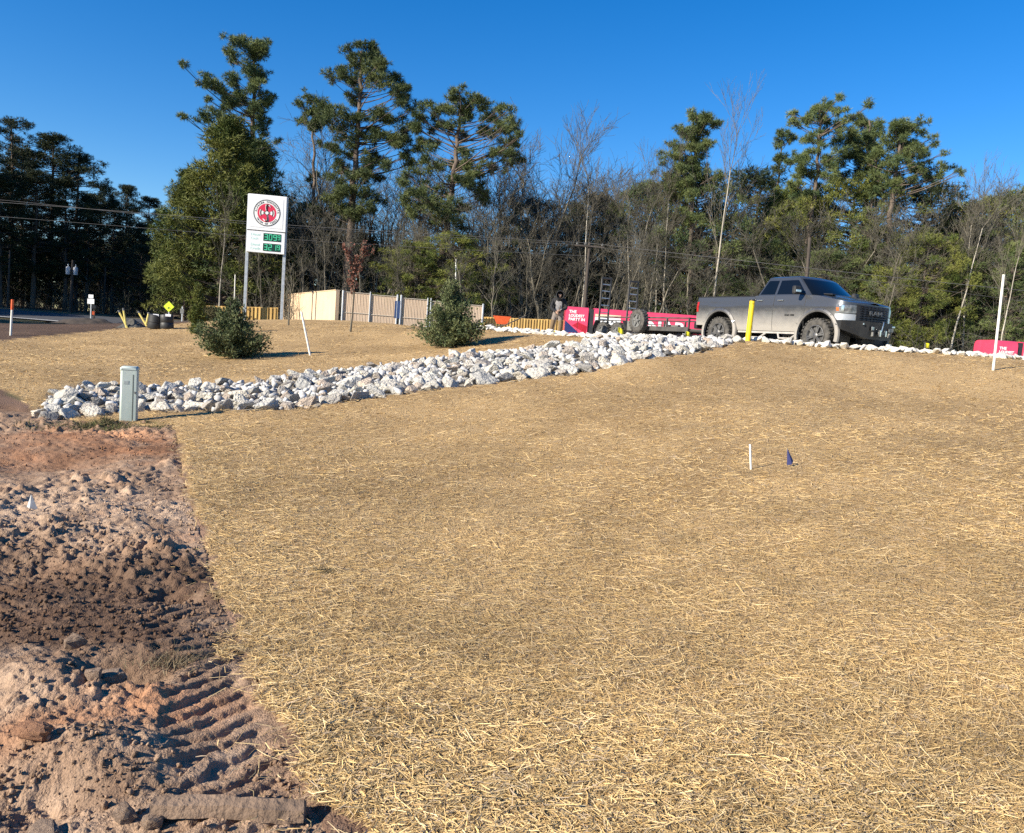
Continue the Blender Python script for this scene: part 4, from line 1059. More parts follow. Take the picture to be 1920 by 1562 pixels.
TH = math.radians(-60)
tr = onground(1350, 24.35)
left_v = Vector((math.sin(-TH), math.cos(-TH), 0))
LOTZ = 1.90
tp_ = tr + left_v * .88; tp_.z = LOTZ
truck = empty('pickup_truck', tp_, TH, 'dusty grey lifted crew pickup with black front bumper on the lot', 'pickup truck')
FX, HUB, ARCH = 3.57, .45, .63
cols = [(x, .99) for x in np.arange(-1.04, 3.95, .05)] + [(4.0, .985), (4.08, .98), (4.16, .965), (4.24, .935), (4.31, .885), (4.37, .81), (4.41, .72), (4.45, .58), (4.48, .40), (4.495, .2), (4.5, 0.0)]
cols[0] = (-1.06, .95); cols[1] = (-1.03, .985)
def zb(x):
    z = .54 if x < 3.9 else .86
    if x < -.5: z = .66
    for c in (0, FX):
        dx = abs(x - c)
        if dx < ARCH: z = max(z, HUB + .02 + math.sqrt(ARCH ** 2 - dx ** 2))
    return z
def zt(x):
    return float(np.interp(x, [-1.1, 1.24, 1.3, 3.05, 3.5, 4.1, 4.4, 4.5], [1.50, 1.50, 1.52, 1.52, 1.50, 1.39, 1.33, 1.31]))
def yw(x, w, z):
    k = w * (1 - .045 * max(0, (z - 1.12) / .4) ** 2 - .05 * max(0, (.95 - z) / .42) ** 2)
    k += (.014 * math.exp(-((z - 1.20) / .05) ** 2) if w > .8 else 0)
    return k
NR = 12
sh = MB(); grid = {}
for side in (-1, 1):
    ids = []
    for (x, w) in cols:
        a, b = zb(x), zt(x); col = []
        for j in range(NR + 1):
            z = a + (b - a) * j / NR
            sh.v.append((x, side * yw(x, w, z), z)); col.append(len(sh.v) - 1)
        ids.append(col)
    for i in range(len(ids) - 1):
        for j in range(NR): sh.f.append((ids[i][j], ids[i + 1][j], ids[i + 1][j + 1], ids[i][j + 1]))
    grid[side] = ids
# tailgate and bed walls
t0 = [sh.v[i] for i in grid[-1][0]]; t1 = [sh.v[i] for i in grid[1][0]]
b0 = len(sh.v)
for j in range(NR): sh.f.append((grid[-1][0][j], grid[1][0][j], grid[1][0][j + 1], grid[-1][0][j + 1]))
body = sh.build('body', M_PAINT, truck, True)
# hood
hd_ = MB(); hc = [(i, c) for i, c in enumerate(cols) if c[0] >= 3.0 and c[1] > 0.01]
NW = 14; rows = []
for i, (x, w) in hc:
    z = zt(x); w2 = yw(x, w, z); r_ = []
    for k in range(NW + 1):
        v = -1 + 2 * k / NW; y = v * w2
        bul = .045 * (1 - abs(v) ** 2.4) + (.035 * (1 - min(1, abs(abs(v) - 0) / .55) ** 4)) * min(1, max(0, (4.45 - x) / .5))
        hd_.v.append((x, y, z + bul)); r_.append(len(hd_.v) - 1)
    rows.append(r_)
for a, b in zip(rows[:-1], rows[1:]):
    for k in range(NW): hd_.f.append((a[k], a[k + 1], b[k + 1], b[k]))
hood = hd_.build('hood', M_ROOFPAINT, truck, True)
for s_ in (-1, 1):
    MB().box((3.45, s_ * .48, 1.575), (.30, .16, .03), (0, .06, 0)).build('hood_scoop', M_BLACK, hood, bevel=.008)
# bed: floor, tonneau
MB().box((.12, 0, 1.45), (2.2, 1.78, .03)).build('tonneau_cover', M_BLACK, truck, bevel=.01)
MB().box((.1, 0, .80), (2.1, 1.7, .04)).build('bed_floor', M_BLACK, truck)
for s_ in (-1, 1):
    MB().box((.12, s_ * .93, 1.51), (2.3, .075, .02)).build('bed_rail', M_BLACK, truck, bevel=.006)
# greenhouse
def lerp(a, b, t): return a + (b - a) * t
def ring(t, inset=0.0):
    xr, xf, xs, w = lerp(1.30, 1.52, t), lerp(3.52, 2.78, t), lerp(3.18, 2.62, t), lerp(.945, .745, t)
    half = [(xr, 0), (xr, w * .5), (xr + .015, w * .88), (xr + .08, w), (lerp(xr, xs, .3), w), (lerp(xr, xs, .65), w), (xs, w * .985), (lerp(xs, xf, .35), w * .90), (lerp(xs, xf, .68), w * .66), (lerp(xs, xf, .92), w * .33), (xf, 0)]
    return half
gh = MB(); rings = []
lv = [(0, 1.50), (.2, 1.605), (.5, 1.765), (.8, 1.925), (.93, 1.995), (1.0, 2.03)]
for t, z in lv:
    h_ = ring(t); full = [(x, -y, z) for x, y in h_] + [(x, y, z) for x, y in h_[-2:0:-1]]
    b = len(gh.v); gh.v += full; rings.append([b + i for i in range(len(full))])
cxm = 2.15
for sc_, z in ((.9, 2.06), (.6, 2.085), (.2, 2.092)):
    full = [((x - cxm) * sc_ + cxm, y * sc_, z) for x, y, _ in [gh.v[i] for i in rings[5]]]
    b = len(gh.v); gh.v += full; rings.append([b + i for i in range(len(full))])
for a, b in zip(rings[:-1], rings[1:]):
    n_ = len(a)
    for k in range(n_): gh.f.append((a[k], a[(k + 1) % n_], b[(k + 1) % n_], b[k]))
gh.f.append(tuple(rings[-1]))
cab = gh.build('cab', M_ROOFPAINT, truck, True)
def side_glass(x_lo, x_hi, name, side, t0=.10, t1=.84):
    m_ = MB(); n_ = 6
    for i in range(n_ + 1):
        t = lerp(t0, t1, i / n_); w = lerp(.945, .745, t) + .006; z = lerp(1.50, 2.03, t)
        for x in np.linspace(x_lo(t), x_hi(t), 5): m_.v.append((x, side * w, z))
    for i in range(n_):
        for k in range(4): a = i * 5 + k; m_.f.append((a, a + 1, a + 6, a + 5))
    return m_.build(name, M_GLASS, cab, True)
for s_ in (-1, 1):
    side_glass(lambda t: lerp(1.30, 1.52, t) + .13, lambda t: 1.98, 'rear_side_window', s_)
    side_glass(lambda t: 2.06, lambda t: lerp(3.18, 2.62, t) - .07, 'front_side_window', s_)
def wrap_glass(name, front=True):
    m_ = MB(); n_ = 6; m2 = 14
    for i in range(n_ + 1):
        t = lerp(.06, .90, i / n_); z = lerp(1.50, 2.03, t); h_ = ring(t)
        pts_ = ([(x, -y) for x, y in h_[6:]] + [(x, y) for x, y in h_[-2:5:-1]]) if front else ([(x, -y) for x, y in h_[2::-1]] + [(x, y) for x, y in h_[1:3]])
        ss = np.linspace(.06, .94, m2 + 1) * (len(pts_) - 1)
        for q in ss:
            m_.v.append((np.interp(q, range(len(pts_)), [p[0] for p in pts_]) + (.008 if front else -.008), np.interp(q, range(len(pts_)), [p[1] for p in pts_]), z + .004))
    for i in range(n_):
        for k in range(m2): a = i * (m2 + 1) + k; m_.f.append((a, a + 1, a + m2 + 2, a + m2 + 1))
    return m_.build(name, M_GLASS, cab, True)
wrap_glass('windshield'); wrap_glass('rear_window', False)
# patches that follow the body's outline
arc = [0]
for (x0, w0), (x1, w1) in zip(cols[:-1], cols[1:]): arc.append(arc[-1] + math.hypot(x1 - x0, w1 - w0))
def arc_at_x(x): return float(np.interp(x, [c[0] for c in cols], arc))
def patch(a0, a1, z0f, z1f, off, name, mat, side, parent, nu=10, nv=4, thick=0.0):
    m_ = MB()
    for i in range(nu + 1):
        a = lerp(a0, a1, i / nu); x = np.interp(a, arc, [c[0] for c in cols]); w = np.interp(a, arc, [c[1] for c in cols])
        e = .01; tx = np.interp(a + e, arc, [c[0] for c in cols]) - np.interp(a - e, arc, [c[0] for c in cols]); ty = np.interp(a + e, arc, [c[1] for c in cols]) - np.interp(a - e, arc, [c[1] for c in cols])
        L = math.hypot(tx, ty) or 1; nx, ny = -ty / L, tx / L
        u = i / nu
        for j in range(nv + 1):
            z = lerp(z0f(u), z1f(u), j / nv); y = yw(x, w, z)
            m_.v.append((x + nx * off, side * (y + ny * off), z))
    for i in range(nu):
        for j in range(nv): q = i * (nv + 1) + j; m_.f.append((q, q + nv + 1, q + nv + 2, q + 1))
    return m_.build(name, mat, parent, True)
Aend = arc[-1]; A43 = arc_at_x(4.10)
for s_ in (-1, 1):
    patch(A43, Aend - .60, lambda u: 1.05 + .01 * u, lambda u: 1.27 - .015 * u, .012, 'headlight', M_LENS, s_, truck)
    patch(A43 + .01, A43 + .08, lambda u: 1.10, lambda u: 1.19, .018, 'amber_marker', M_AMBER, s_, truck, 3, 2)
    patch(A43 + .14, A43 + .20, lambda u: 1.08, lambda u: 1.25, .019, 'lamp_reflector', M_CHROME, s_, truck, 3, 2)
    patch(A43 - .02, Aend - .62, lambda u: .87, lambda u: 1.03, .010, 'bumper_corner', pmat('silver_corner', (.55, .56, .58), (.48, .49, .50), 4, .35, metallic=.5) if s_ < 0 else bpy.data.materials['silver_corner'], s_, truck)
    patch(0.0, .13, lambda u: 1.06, lambda u: 1.36, .010, 'tail_light', M_REDLENS, s_, truck, 4, 4)
    # door shut lines, handles
    for x in (1.30, 2.02, 3.10):
        patch(arc_at_x(x) - .006, arc_at_x(x) + .006, lambda u: .56, lambda u: 1.515, .003, 'door_seam', M_SEAM, s_, truck, 1, 10)
    for x in (1.52, 2.26):
        MB().box((x, s_ * .995, 1.385), (.19, .035, .035)).build('door_handle', M_CHROME, truck, bevel=.008)
    m_ = MB().box((2.98, s_ * 1.02, 1.56), (.05, .18, .04)).box((2.95, s_ * 1.19, 1.635), (.13, .22, .22), (0, 0, s_ * .15))
    mir = m_.build('mirror', M_BLACK, truck, bevel=.03)
    MB().box((3.025, s_ * 1.19, 1.61), (.03, .17, .07), (0, 0, s_ * .15)).build('mirror_cap', M_CHROME, mir, bevel=.01)
    # flares
    for c in (0, FX):
        m_ = MB(); n_ = 26; prof = [(.615, .955), (.605, 1.035), (.645, 1.055), (.70, 1.025), (.712, .97)]
        for i in range(n_ + 1):
            a = math.radians(lerp(-14, 194, i / n_))
            for (r, y) in prof: m_.v.append((c + r * math.cos(a), s_ * y, HUB + .02 + r * math.sin(a)))
        k_ = len(prof)
        for i in range(n_):
            for j in range(k_ - 1): q = i * k_ + j; m_.f.append((q, q + 1, q + k_ + 1, q + k_))
        fl = m_.build('fender_flare', M_PAINT, truck, True)
        bl = MB()
        for a in (25, 50, 75, 105, 130, 155):
            a = math.radians(a); bl.box((c + .69 * math.cos(a), s_ * 1.06, HUB + .02 + .69 * math.sin(a)), (.022, .016, .022))
        bl.build('flare_bolts', M_CHROME, fl)
        # dark wheel well
        wl_ = MB(); wl_.lathe([(.64, s_ * .97), (.64, s_ * .45), (.05, s_ * .45)], 28, 'Y', (c, 0, HUB + .02)); wl_.build('wheel_well', M_BLACK, truck, True)
    # step rail
    m_ = MB().box((1.85, s_ * .93, .50), (2.2, .06, .05))
    for x in (1.15, 2.25):
        m_.tube([(x, s_ * .95, .48), (x + .12, s_ * 1.04, .345), (x + .52, s_ * 1.04, .345), (x + .66, s_ * .95, .48)], .028, 6)
    m_.build('side_step', pmat('dusty_step', (.42, .39, .35), (.30, .28, .25), 6, .85) if s_ < 0 else bpy.data.materials['dusty_step'], truck)
# underbody
MB().box((1.7, 0, .62), (5.2, .95, .22)).build('chassis', M_BLACK, truck)
for c in (0, FX): MB().tube([(c, -.8, HUB), (c, .8, HUB)], .07, 10).build('axle', M_BLACK, truck)
for c in (0, FX):
    for s_ in (-1, 1): make_wheel(truck, (c, s_ * .88, HUB), .45, .32, s_, M_RIM, .27)
# grille
gr = MB(); n_ = 24
ys_ = np.linspace(-.64, .64, n_ + 1)
def front_x(y): return float(np.interp(abs(y), [c[1] for c in cols[-11:]][::-1], [c[0] for c in cols[-11:]][::-1]))
for y in ys_:
    for z in (.84, .95, 1.1, 1.2, 1.29): gr.v.append((front_x(y) + .02, y, z))
for i in range(n_):
    for j in range(4): q = i * 5 + j; gr.f.append((q, q + 5, q + 6, q + 1))
grille = gr.build('grille', M_BLACK, truck, True)
gb = MB()
for z in np.linspace(.90, 1.25, 7):
    gb.tube([(front_x(y) + .03, y, z + .008 * ((k % 2) * 2 - 1)) for k, y in enumerate(np.linspace(-.56, .56, 17))], .012, 4)
gb.build('grille_mesh', pmat('gloss_black', (.03, .032, .036), (.02, .02, .022), 5, .25), grille)
gt = obj('grille_lettering', text_mesh('RAM', .15, .004, bold=.004), M_GREYSTEEL, grille, (front_x(0) + .05, 0, 1.09), (math.pi / 2, 0, math.pi / 2))
gt.scale = (1.7, 1, 1)
bd = obj('badge_lettering', text_mesh('RAM 1500', .075, .003, bold=.002), M_SEAM, truck, (2.62, -1.0, .98), (math.pi / 2, 0, 0))
# steel front bumper with winch
top = [(4.05, -1.04), (4.32, -1.0), (4.60, -.62), (4.74, -.45), (4.76, 0)]; zt_ = [.86, .87, .88, .87, .87]; zb_ = [.70, .64, .50, .44, .42]
bp_ = MB()
full = [(x, y, a, b) for (x, y), a, b in zip(top, zt_, zb_)]; full = full + [(x, -y, a, b) for x, y, a, b in full[-2::-1]]
for x, y, a, b in full: bp_.v += [(x, y, a), (x - .03, y * .985, b), (4.02, y * .9, a - .01), (4.02, y * .9, b + .02)]
for i in range(len(full) - 1):
    q = i * 4
    for j, k in ((0, 1), (1, 3), (3, 2), (2, 0)): bp_.f.append((q + j, q + 4 + j, q + 4 + k, q + k))
bp_.f.append((0, 1, 3, 2)); q = (len(full) - 1) * 4; bp_.f.append((q, q + 1, q + 3, q + 2))
bump = bp_.build('front_bumper', M_BLACKSTEEL, truck)
MB().box((4.79, 0, .60), (.05, .30, .07)).build('winch_drum', M_GREYSTEEL, bump)
for s_ in (-1, 1):
    MB().box((4.80, s_ * .11, .60), (.06, .05, .16)).build('winch_roller', M_CHROME, bump, bevel=.01)
    MB().box((4.77, s_ * .36, .70), (.03, .14, .10), (0, 0, s_ * -.3)).build('fog_light', M_LENS, bump, bevel=.008)
    MB().box((4.66, s_ * .60, .80), (.03, .08, .05), (0, 0, s_ * -.9)).build('bumper_lamp', M_CHROME, bump, bevel=.008)
    MB().prism([(4.50, .46), (4.78, .52), (4.78, .62), (4.50, .62)], s_ * .31, s_ * .34).build('shackle_bracket', M_GREYSTEEL, bump)
MB().tube([(4.74, .05, .90), (4.80, .0, .88), (4.83, -.06, .78), (4.82, -.08, .64)], .012, 6).build('winch_cable', M_CHROME, bump)
MB().box((-1.12, 0, .64), (.14, 1.86, .2)).build('rear_bumper', M_BLACKSTEEL, truck, bevel=.03)
MB().tube([(4.2, 0, .45), (4.4, 0, .40)], .25, 8).build('skid_plate', M_BLACK, truck)

# ------------------------------------------------------------------ utility trailer hitched behind
rc = onground(1117, 31.0); rc.z = LOTZ - .02
trl_p = rc + left_v * .95
trailer = empty('utility_trailer', (trl_p.x, trl_p.y, LOTZ - .02), TH, 'black tandem-axle equipment trailer with two upright ladder ramps behind the pickup', 'trailer')
M_TRL = pmat('weathered_black_steel', (.035, .034, .033), (.075, .07, .062), 4, .7)
M_TRLG = pmat('grey_painted_steel', (.15, .145, .13), (.10, .095, .085), 4, .7)
TL = 5.1
MB().box((TL / 2, 0, .56), (TL, 1.75, .06)).build('deck', pmat('deck_board', (.17, .14, .10), (.11, .09, .07), 6, .9, stretch=(.3, 6, 1)), trailer)
for s_ in (-1, 1):
    MB().box((TL / 2, s_ * .90, .56), (TL, .07, .15)).build('side_beam', M_TRL, trailer)
    MB().tube([(.05, s_ * .90, .93), (TL, s_ * .90, .93)], .028, 6).build('side_rail', M_TRL, trailer)
    for x in (.05, 1.75, 2.9, 4.0, TL): MB().box((x, s_ * .90, .76), (.05, .05, .34)).build('stake_post', M_TRL, trailer)
    for x in (.62, 1.50): make_wheel(trailer, (x, s_ * 1.06, .36), .36, .2, s_, M_GREYSTEEL, .2, 22, 5)
    # fender: bent plate over both wheels
    poly = [(.06, .50), (.22, .80), (1.90, .80), (2.06, .50)]
    m_ = MB()
    for (x, z) in poly: m_.v += [(x, s_ * .94, z), (x, s_ * 1.19, z), (x, s_ * .94, z - .02), (x, s_ * 1.19, z - .02)]
    for i in range(3):
        q = i * 4
        for a, b in ((0, 1), (1, 3), (3, 2), (2, 0)): m_.f.append((q + a, q + b, q + 4 + b, q + 4 + a))
    m_.build('fender', M_TRL, trailer)
    MB().box((2.25, s_ * 1.02, .62), (.38, .14, .34)).build('fender_step', M_TRLG, trailer)
    MB().box((.02, s_ * .98, .66), (.05, .10, .06)).build('tail_light', M_REDLENS, trailer)
    # upright ladder ramp
    hgt = 1.85; m_ = MB(); yc = s_ * .66
    for q in (-1, 1): m_.box((.0, yc + q * .21, .6 + hgt / 2), (.06, .05, hgt))
    ramp_ = m_.build('ramp', M_TRL, trailer)
    for z in (.85, 1.12, 1.39, 1.66, 1.93, 2.18): MB().box((0, yc, z), (.045, .38, .035)).build('rung', M_GALV, ramp_)
    MB().box((0, yc, 2.42), (.07, .47, .07)).build('ramp_cap', M_TRL, ramp_)
    MB().tube([(TL, s_ * .8, .54), (TL + 1.35, s_ * .06, .54)], .05, 6).build('tongue', M_TRL, trailer)
MB().tube([(0.05, -.9, .93), (.05, -.5, .93)], .02, 6).build('rear_gate_stub', M_TRL, trailer)
MB().tube([(TL, -.9, .93), (TL, .9, .93)], .028, 6).build('front_rail', M_TRL, trailer)
MB().box((TL + .55, 0, .72), (.45, 1.0, .36)).build('tool_box', M_TRLG, trailer, bevel=.02)
MB().box((TL + .55, -.51, .78), (.08, .03, .08)).build('tool_box_latch', M_CHROME, trailer)
MB().tube([(TL + 1.1, .2, .1), (TL + 1.1, .2, .95)], .035, 8).build('jack', M_TRLG, trailer)
MB().box((TL + 1.35, 0, .52), (.25, .1, .1)).build('coupler', M_TRLG, trailer)
sw = make_wheel(trailer, (2.75, -1.12, .80), .41, .24, -1, M_GREYSTEEL, .23, 24, 5, 'spare_wheel')
MB().box((2.75, -.97, .75), (.12, .1, .4)).build('spare_bracket', M_TRL, trailer)

# ------------------------------------------------------------------ red lettered display bodies on the lot
M_RED = pmat('red_gloss_panel', (.72, .06, .12), (.64, .05, .10), 2, .28, coat=.4)
M_RED2 = pmat('deep_red_panel', (.42, .012, .03), (.36, .01, .025), 2, .35)
M_NAVY = pmat('navy_panel', (.02, .03, .12), (.016, .024, .10), 2, .4)
M_WHITE = pmat('white_vinyl', (.80, .80, .78), (.72, .72, .70), 3, .5)
M_PEACH = pmat('pale_band', (.80, .62, .42), (.74, .56, .38), 3, .5)
def red_body(p0, L, label, htop, full_end=True):
    """long low red box body with rounded top edge, lettered on the side towards the slope"""
    root = empty('display_trailer', p0, math.radians(-1.0), label, 'trailer')
    H = htop
    prof = [(-.0, .10), (.0, H - .22), (.05, H - .09), (.16, H - .02), (.32, H), (1.5, H), (1.66, H - .02), (1.77, H - .09), (1.82, H - .22), (1.82, .10)]
    MB().prism(prof, 0, .95, 'X').build('end_cabinet', M_RED, root, True)
    prof2 = [(y, max(z, .42)) for y, z in prof]
    MB().prism(prof2, 1.19, L, 'X').build('body', M_RED, root, True)
    MB().box((1.07, .9, H / 2), (.24, 1.7, H - .12)).build('joint', M_BLACK, root)
    MB().box((L / 2 + .6, .9, .30), (L - 1.3, 1.5, .2)).build('frame', M_TRLG, root)
    f = -.006
    pn = MB().prism([(.0, .12), (.62, .12), (.0, .62)], f, f + .004); pn.build('navy_triangle', M_NAVY, root)
    MB().prism([(.30, .42), (.88, .14), (.94, .42), (.55, .58)], f, f + .004).build('red_diamond', M_RED2, root)
    MB().box((.52, f, .55), (.012, .006, .85)).build('door_seam', M_SEAM, root)
    for s_, z, sz, x in (('THE', .99, .17, .14), ('LOUDEST', .83, .15, .14), ('PARTY IN', .68, .16, .14)):
        t_ = obj('lettering', text_mesh(s_, sz, .003, 'LEFT', .006), M_WHITE, root, (x, f - .004, z), (math.pi / 2, 0, 0))
    # cream name plate reading TEXAS
    MB().box((1.78, f, H - .30), (1.08, .006, .10)).build('pale_band', M_PEACH, root)
    pl = MB().box((1.78, f, H - .53), (1.08, .008, .32)); pl.build('name_plate', M_WHITE, root)
    t_ = obj('lettering', text_mesh('T E X A S', .2, .003, 'CENTER', .004), M_BLACK, root, (1.78, f - .008, H - .53), (math.pi / 2, 0, 0))
    if L > 4.5:
        t_ = obj('lettering', text_mesh('NAR', .62, .003, 'LEFT', .02), M_WHITE, root, (3.45, f - .004, H - .62), (math.pi / 2, 0, 0)); t_.scale = (1.25, 1, 1)
        sq = MB().tube([(2.75, f, H - .72), (2.85, f, H - .5), (2.95, f, H - .42), (3.0, f, H - .25), (3.12, f, H - .15)], .03, 5); sq.build('white_swoosh', M_WHITE, root)
    for x in (1.6, L - .8):
        for y in (.25, 1.57):
            make_wheel(root, (x, y, .19), .19, .12, -1, M_GREYSTEEL, .1, 14, 5)
    return root
pb = onground(1057, 34.0); pb.z = 2.07
red_body(pb, 7.2, 'long low red box trailer with big white letters behind the equipment trailer', 1.22)
pb = at(1866, 668, 36.0); pb.z = 1.92
red_body(pb, 4.2, 'red box trailer with TEXAS plate past the front of the pickup', 1.35)

# ------------------------------------------------------------------ person raking at the trailer
def person():
    p = onground(1043, 29.3); p.z = LOTZ - .02
    root = empty('person', p, 0, 'person in black hooded jacket and khaki trousers bent over a rake', 'person')
    J = {'pelvis': (0, .02, .86), 'belly': (0, -.03, 1.02), 'chest': (0, -.12, 1.24), 'neck': (.01, -.20, 1.40), 'head': (.02, -.27, 1.50), 'crown': (.02, -.29, 1.60),
         'lsh': (.20, -.14, 1.33), 'lel': (.30, -.20, 1.07), 'lwr': (.07, -.38, .98), 'lpalm': (.01, -.41, .95),
         'rsh': (-.19, -.14, 1.33), 'rel': (-.27, -.22, 1.06), 'rwr': (-.05, -.37, .88), 'rpalm': (.0, -.40, .85),
         'lhip': (.10, .02, .82), 'lkn': (.13, -.05, .46), 'lan': (.11, .04, .09), 'lto': (.14, -.12, .04),
         'rhip': (-.10, .02, .82), 'rkn': (-.17, -.06, .46), 'ran': (-.22, .03, .09), 'rto': (-.25, -.13, .04)}
    E = [('pelvis', 'belly'), ('belly', 'chest'), ('chest', 'neck'), ('neck', 'head'), ('head', 'crown'), ('chest', 'lsh'), ('lsh', 'lel'), ('lel', 'lwr'), ('lwr', 'lpalm'), ('chest', 'rsh'), ('rsh', 'rel'), ('rel', 'rwr'), ('rwr', 'rpalm'),
         ('pelvis', 'lhip'), ('lhip', 'lkn'), ('lkn', 'lan'), ('lan', 'lto'), ('pelvis', 'rhip'), ('rhip', 'rkn'), ('rkn', 'ran'), ('ran', 'rto')]
    Rd = dict(pelvis=.155, belly=.16, chest=.17, neck=.075, head=.095, crown=.075, lsh=.085, rsh=.085, lel=.062, rel=.062, lwr=.042, rwr=.042, lpalm=.034, rpalm=.034, lhip=.115, rhip=.115, lkn=.082, rkn=.082, lan=.062, ran=.062, lto=.045, rto=.045)
    for s_, pm in (('l', 'lpalm'), ('r', 'rpalm')):
        c = Vector(J[pm]); sg = 1 if s_ == 'l' else -1
        for k in range(4):
            a = c + Vector((-.055 * sg, -.012, .024 - .02 * k)); b = a + Vector((-.012 * sg, .045, -.004)); n1_, n2_ = f'{s_}f{k}', f'{s_}g{k}'
            J[n1_] = tuple(a); J[n2_] = tuple(b); Rd[n1_] = .0095; Rd[n2_] = .008; E += [(pm, n1_), (n1_, n2_)]
        a = c + Vector((-.02 * sg, .03, .035)); J[s_ + 't'] = tuple(a); Rd[s_ + 't'] = .0105; E.append((pm, s_ + 't'))
    names = list(J); me = bpy.data.meshes.new('body'); me.from_pydata([J[k] for k in names], [(names.index(a), names.index(b)) for a, b in E], [])
    o = obj('body', me, None, root)
    sk = o.modifiers.new('skin', 'SKIN'); sk.use_smooth_shade = True
    if not me.skin_vertices: me.skin_vertices_add() if hasattr(me, 'skin_vertices_add') else None
    lay = me.skin_vertices[0] if me.skin_vertices else None
    if lay is None:
        bm = bmesh.new(); bm.from_mesh(me); bm.verts.layers.skin.verify(); bm.to_mesh(me); bm.free(); lay = me.skin_vertices[0]
    for i, k in enumerate(names): lay.data[i].radius = (Rd[k], Rd[k]); lay.data[i].use_root = (k == 'pelvis')
    o.modifiers.new('sub', 'SUBSURF').levels = 1; o.modifiers['sub'].render_levels = 1
    dg = bpy.context.evaluated_depsgraph_get(); dg.update()
    m2 = bpy.data.meshes.new_from_object(o.evaluated_get(dg)); o.modifiers.clear(); o.data = m2
    mats = [pmat('black_jacket', (.012, .012, .014), (.02, .02, .022), 8, .9, .3), pmat('khaki_trousers', (.20, .135, .07), (.15, .10, .055), 7, .9, .3), pmat('grey_sweatshirt', (.36, .34, .34), (.26, .25, .25), 9, .9, .3), pmat('skin', (.36, .22, .15), (.32, .19, .13), 8, .6), pmat('boots', (.07, .05, .035), (.05, .035, .025), 8, .8), pmat('grey_trousers', (.22, .185, .16), (.18, .15, .13), 8, .9)]
    m2.materials.clear()
    for q in mats: m2.materials.append(q)
    for f in m2.polygons:
        c = f.center
        if c.z < .13: k = 4
        elif c.z < .62: k = 1
        elif c.z < .90 and abs(c.x) < .3 and c.y > -.25: k = 5
        elif math.hypot(c.x, c.y + .40) < .10 and c.z < 1.0: k = 3
        elif c.z > 1.43: k = 3 if c.y < -.30 and c.z < 1.56 else 0
        elif abs(c.x) < .115 and c.y < -.16 and 1.0 < c.z < 1.33: k = 2
        else: k = 0
        f.material_index = k; f.use_smooth = True
    # hood pulled forward over the head
    h_ = MB(); 
    for (r, q) in ((.05, .115), (.11, .09), (.142, .03), (.15, -.04), (.15, -.12), (.135, -.165), (.118, -.15)):
        for k in range(14):
            a = 2 * math.pi * k / 14; h_.v.append((.02 + r * math.cos(a), -.26 + q, 1.52 + r * 1.1 * math.sin(a)))
    for i in range(6):
        for k in range(14): h_.f.append((i * 14 + k, i * 14 + (k + 1) % 14, (i + 1) * 14 + (k + 1) % 14, (i + 1) * 14 + k))
    h_.f.append(tuple(range(14)))
    hood_ = h_.build('hood', mats[0], root, True)
    fc = MB().box((.02, -.395, 1.50), (.022, .035, .045), None, .6).box((-.02, -.378, 1.525), (.025, .01, .012)).box((.06, -.378, 1.525), (.025, .01, .012)).box((.02, -.375, 1.455), (.05, .012, .012))
    fc.build('face', mats[3], root)
    rk = MB().tube([(.055, -.36, 1.14), (.0, -.44, .90), (-.12, -.60, .35), (-.20, -.70, .04)], .015, 6)
    rake = rk.build('rake', pmat('tool_handle', (.12, .08, .05), (.09, .06, .04), 8, .8), None, loc=p)
    tag(rake, 'long handled rake held by the person in the hooded jacket', 'rake')
    hm = MB().box((-.20, -.70, .045), (.40, .03, .03))
    for k in range(9): hm.box((-.38 + .045 * k, -.715, .02), (.01, .02, .06))
    hm.build('rake_head', M_TRL, rake)
person()

# ------------------------------------------------------------------ wheelbarrow
wb = onground(938, 35.0)
wbr = empty('wheelbarrow', (wb.x, wb.y, wb.z), 0, 'orange wheelbarrow with a dark handle standing against the timber fence', 'wheelbarrow')
M_ORANGE = pmat('orange_paint', (.75, .12, .03), (.62, .09, .02), 5, .45)
m_ = MB(); lo = [(-.18, -.2), (.25, -.2), (.25, .2), (-.18, .2)]; hi = [(-.36, -.33), (.42, -.33), (.42, .33), (-.36, .33)]
m_.v = [(x, y, .38) for x, y in lo] + [(x, y, .72) for x, y in hi]; m_.f = [(0, 1, 2, 3)] + [(i, (i + 1) % 4, 4 + (i + 1) % 4, 4 + i) for i in range(4)]
m_.build('tray', M_ORANGE, wbr, normals=False)
for s_ in (-1, 1):
    MB().tube([(-.42, s_ * .1, .18), (.2, s_ * .22, .36), (1.05, s_ * .3, .82)], .02, 6).build('handle', M_TRL, wbr)
    MB().tube([(.22, s_ * .22, .36), (.36, s_ * .26, .02), (.5, s_ * .26, .45)], .015, 5).build('leg', M_TRL, wbr)
make_wheel(wbr, (-.42, 0, .19), .19, .09, -1, M_GREYSTEEL, .08, 14, 5)
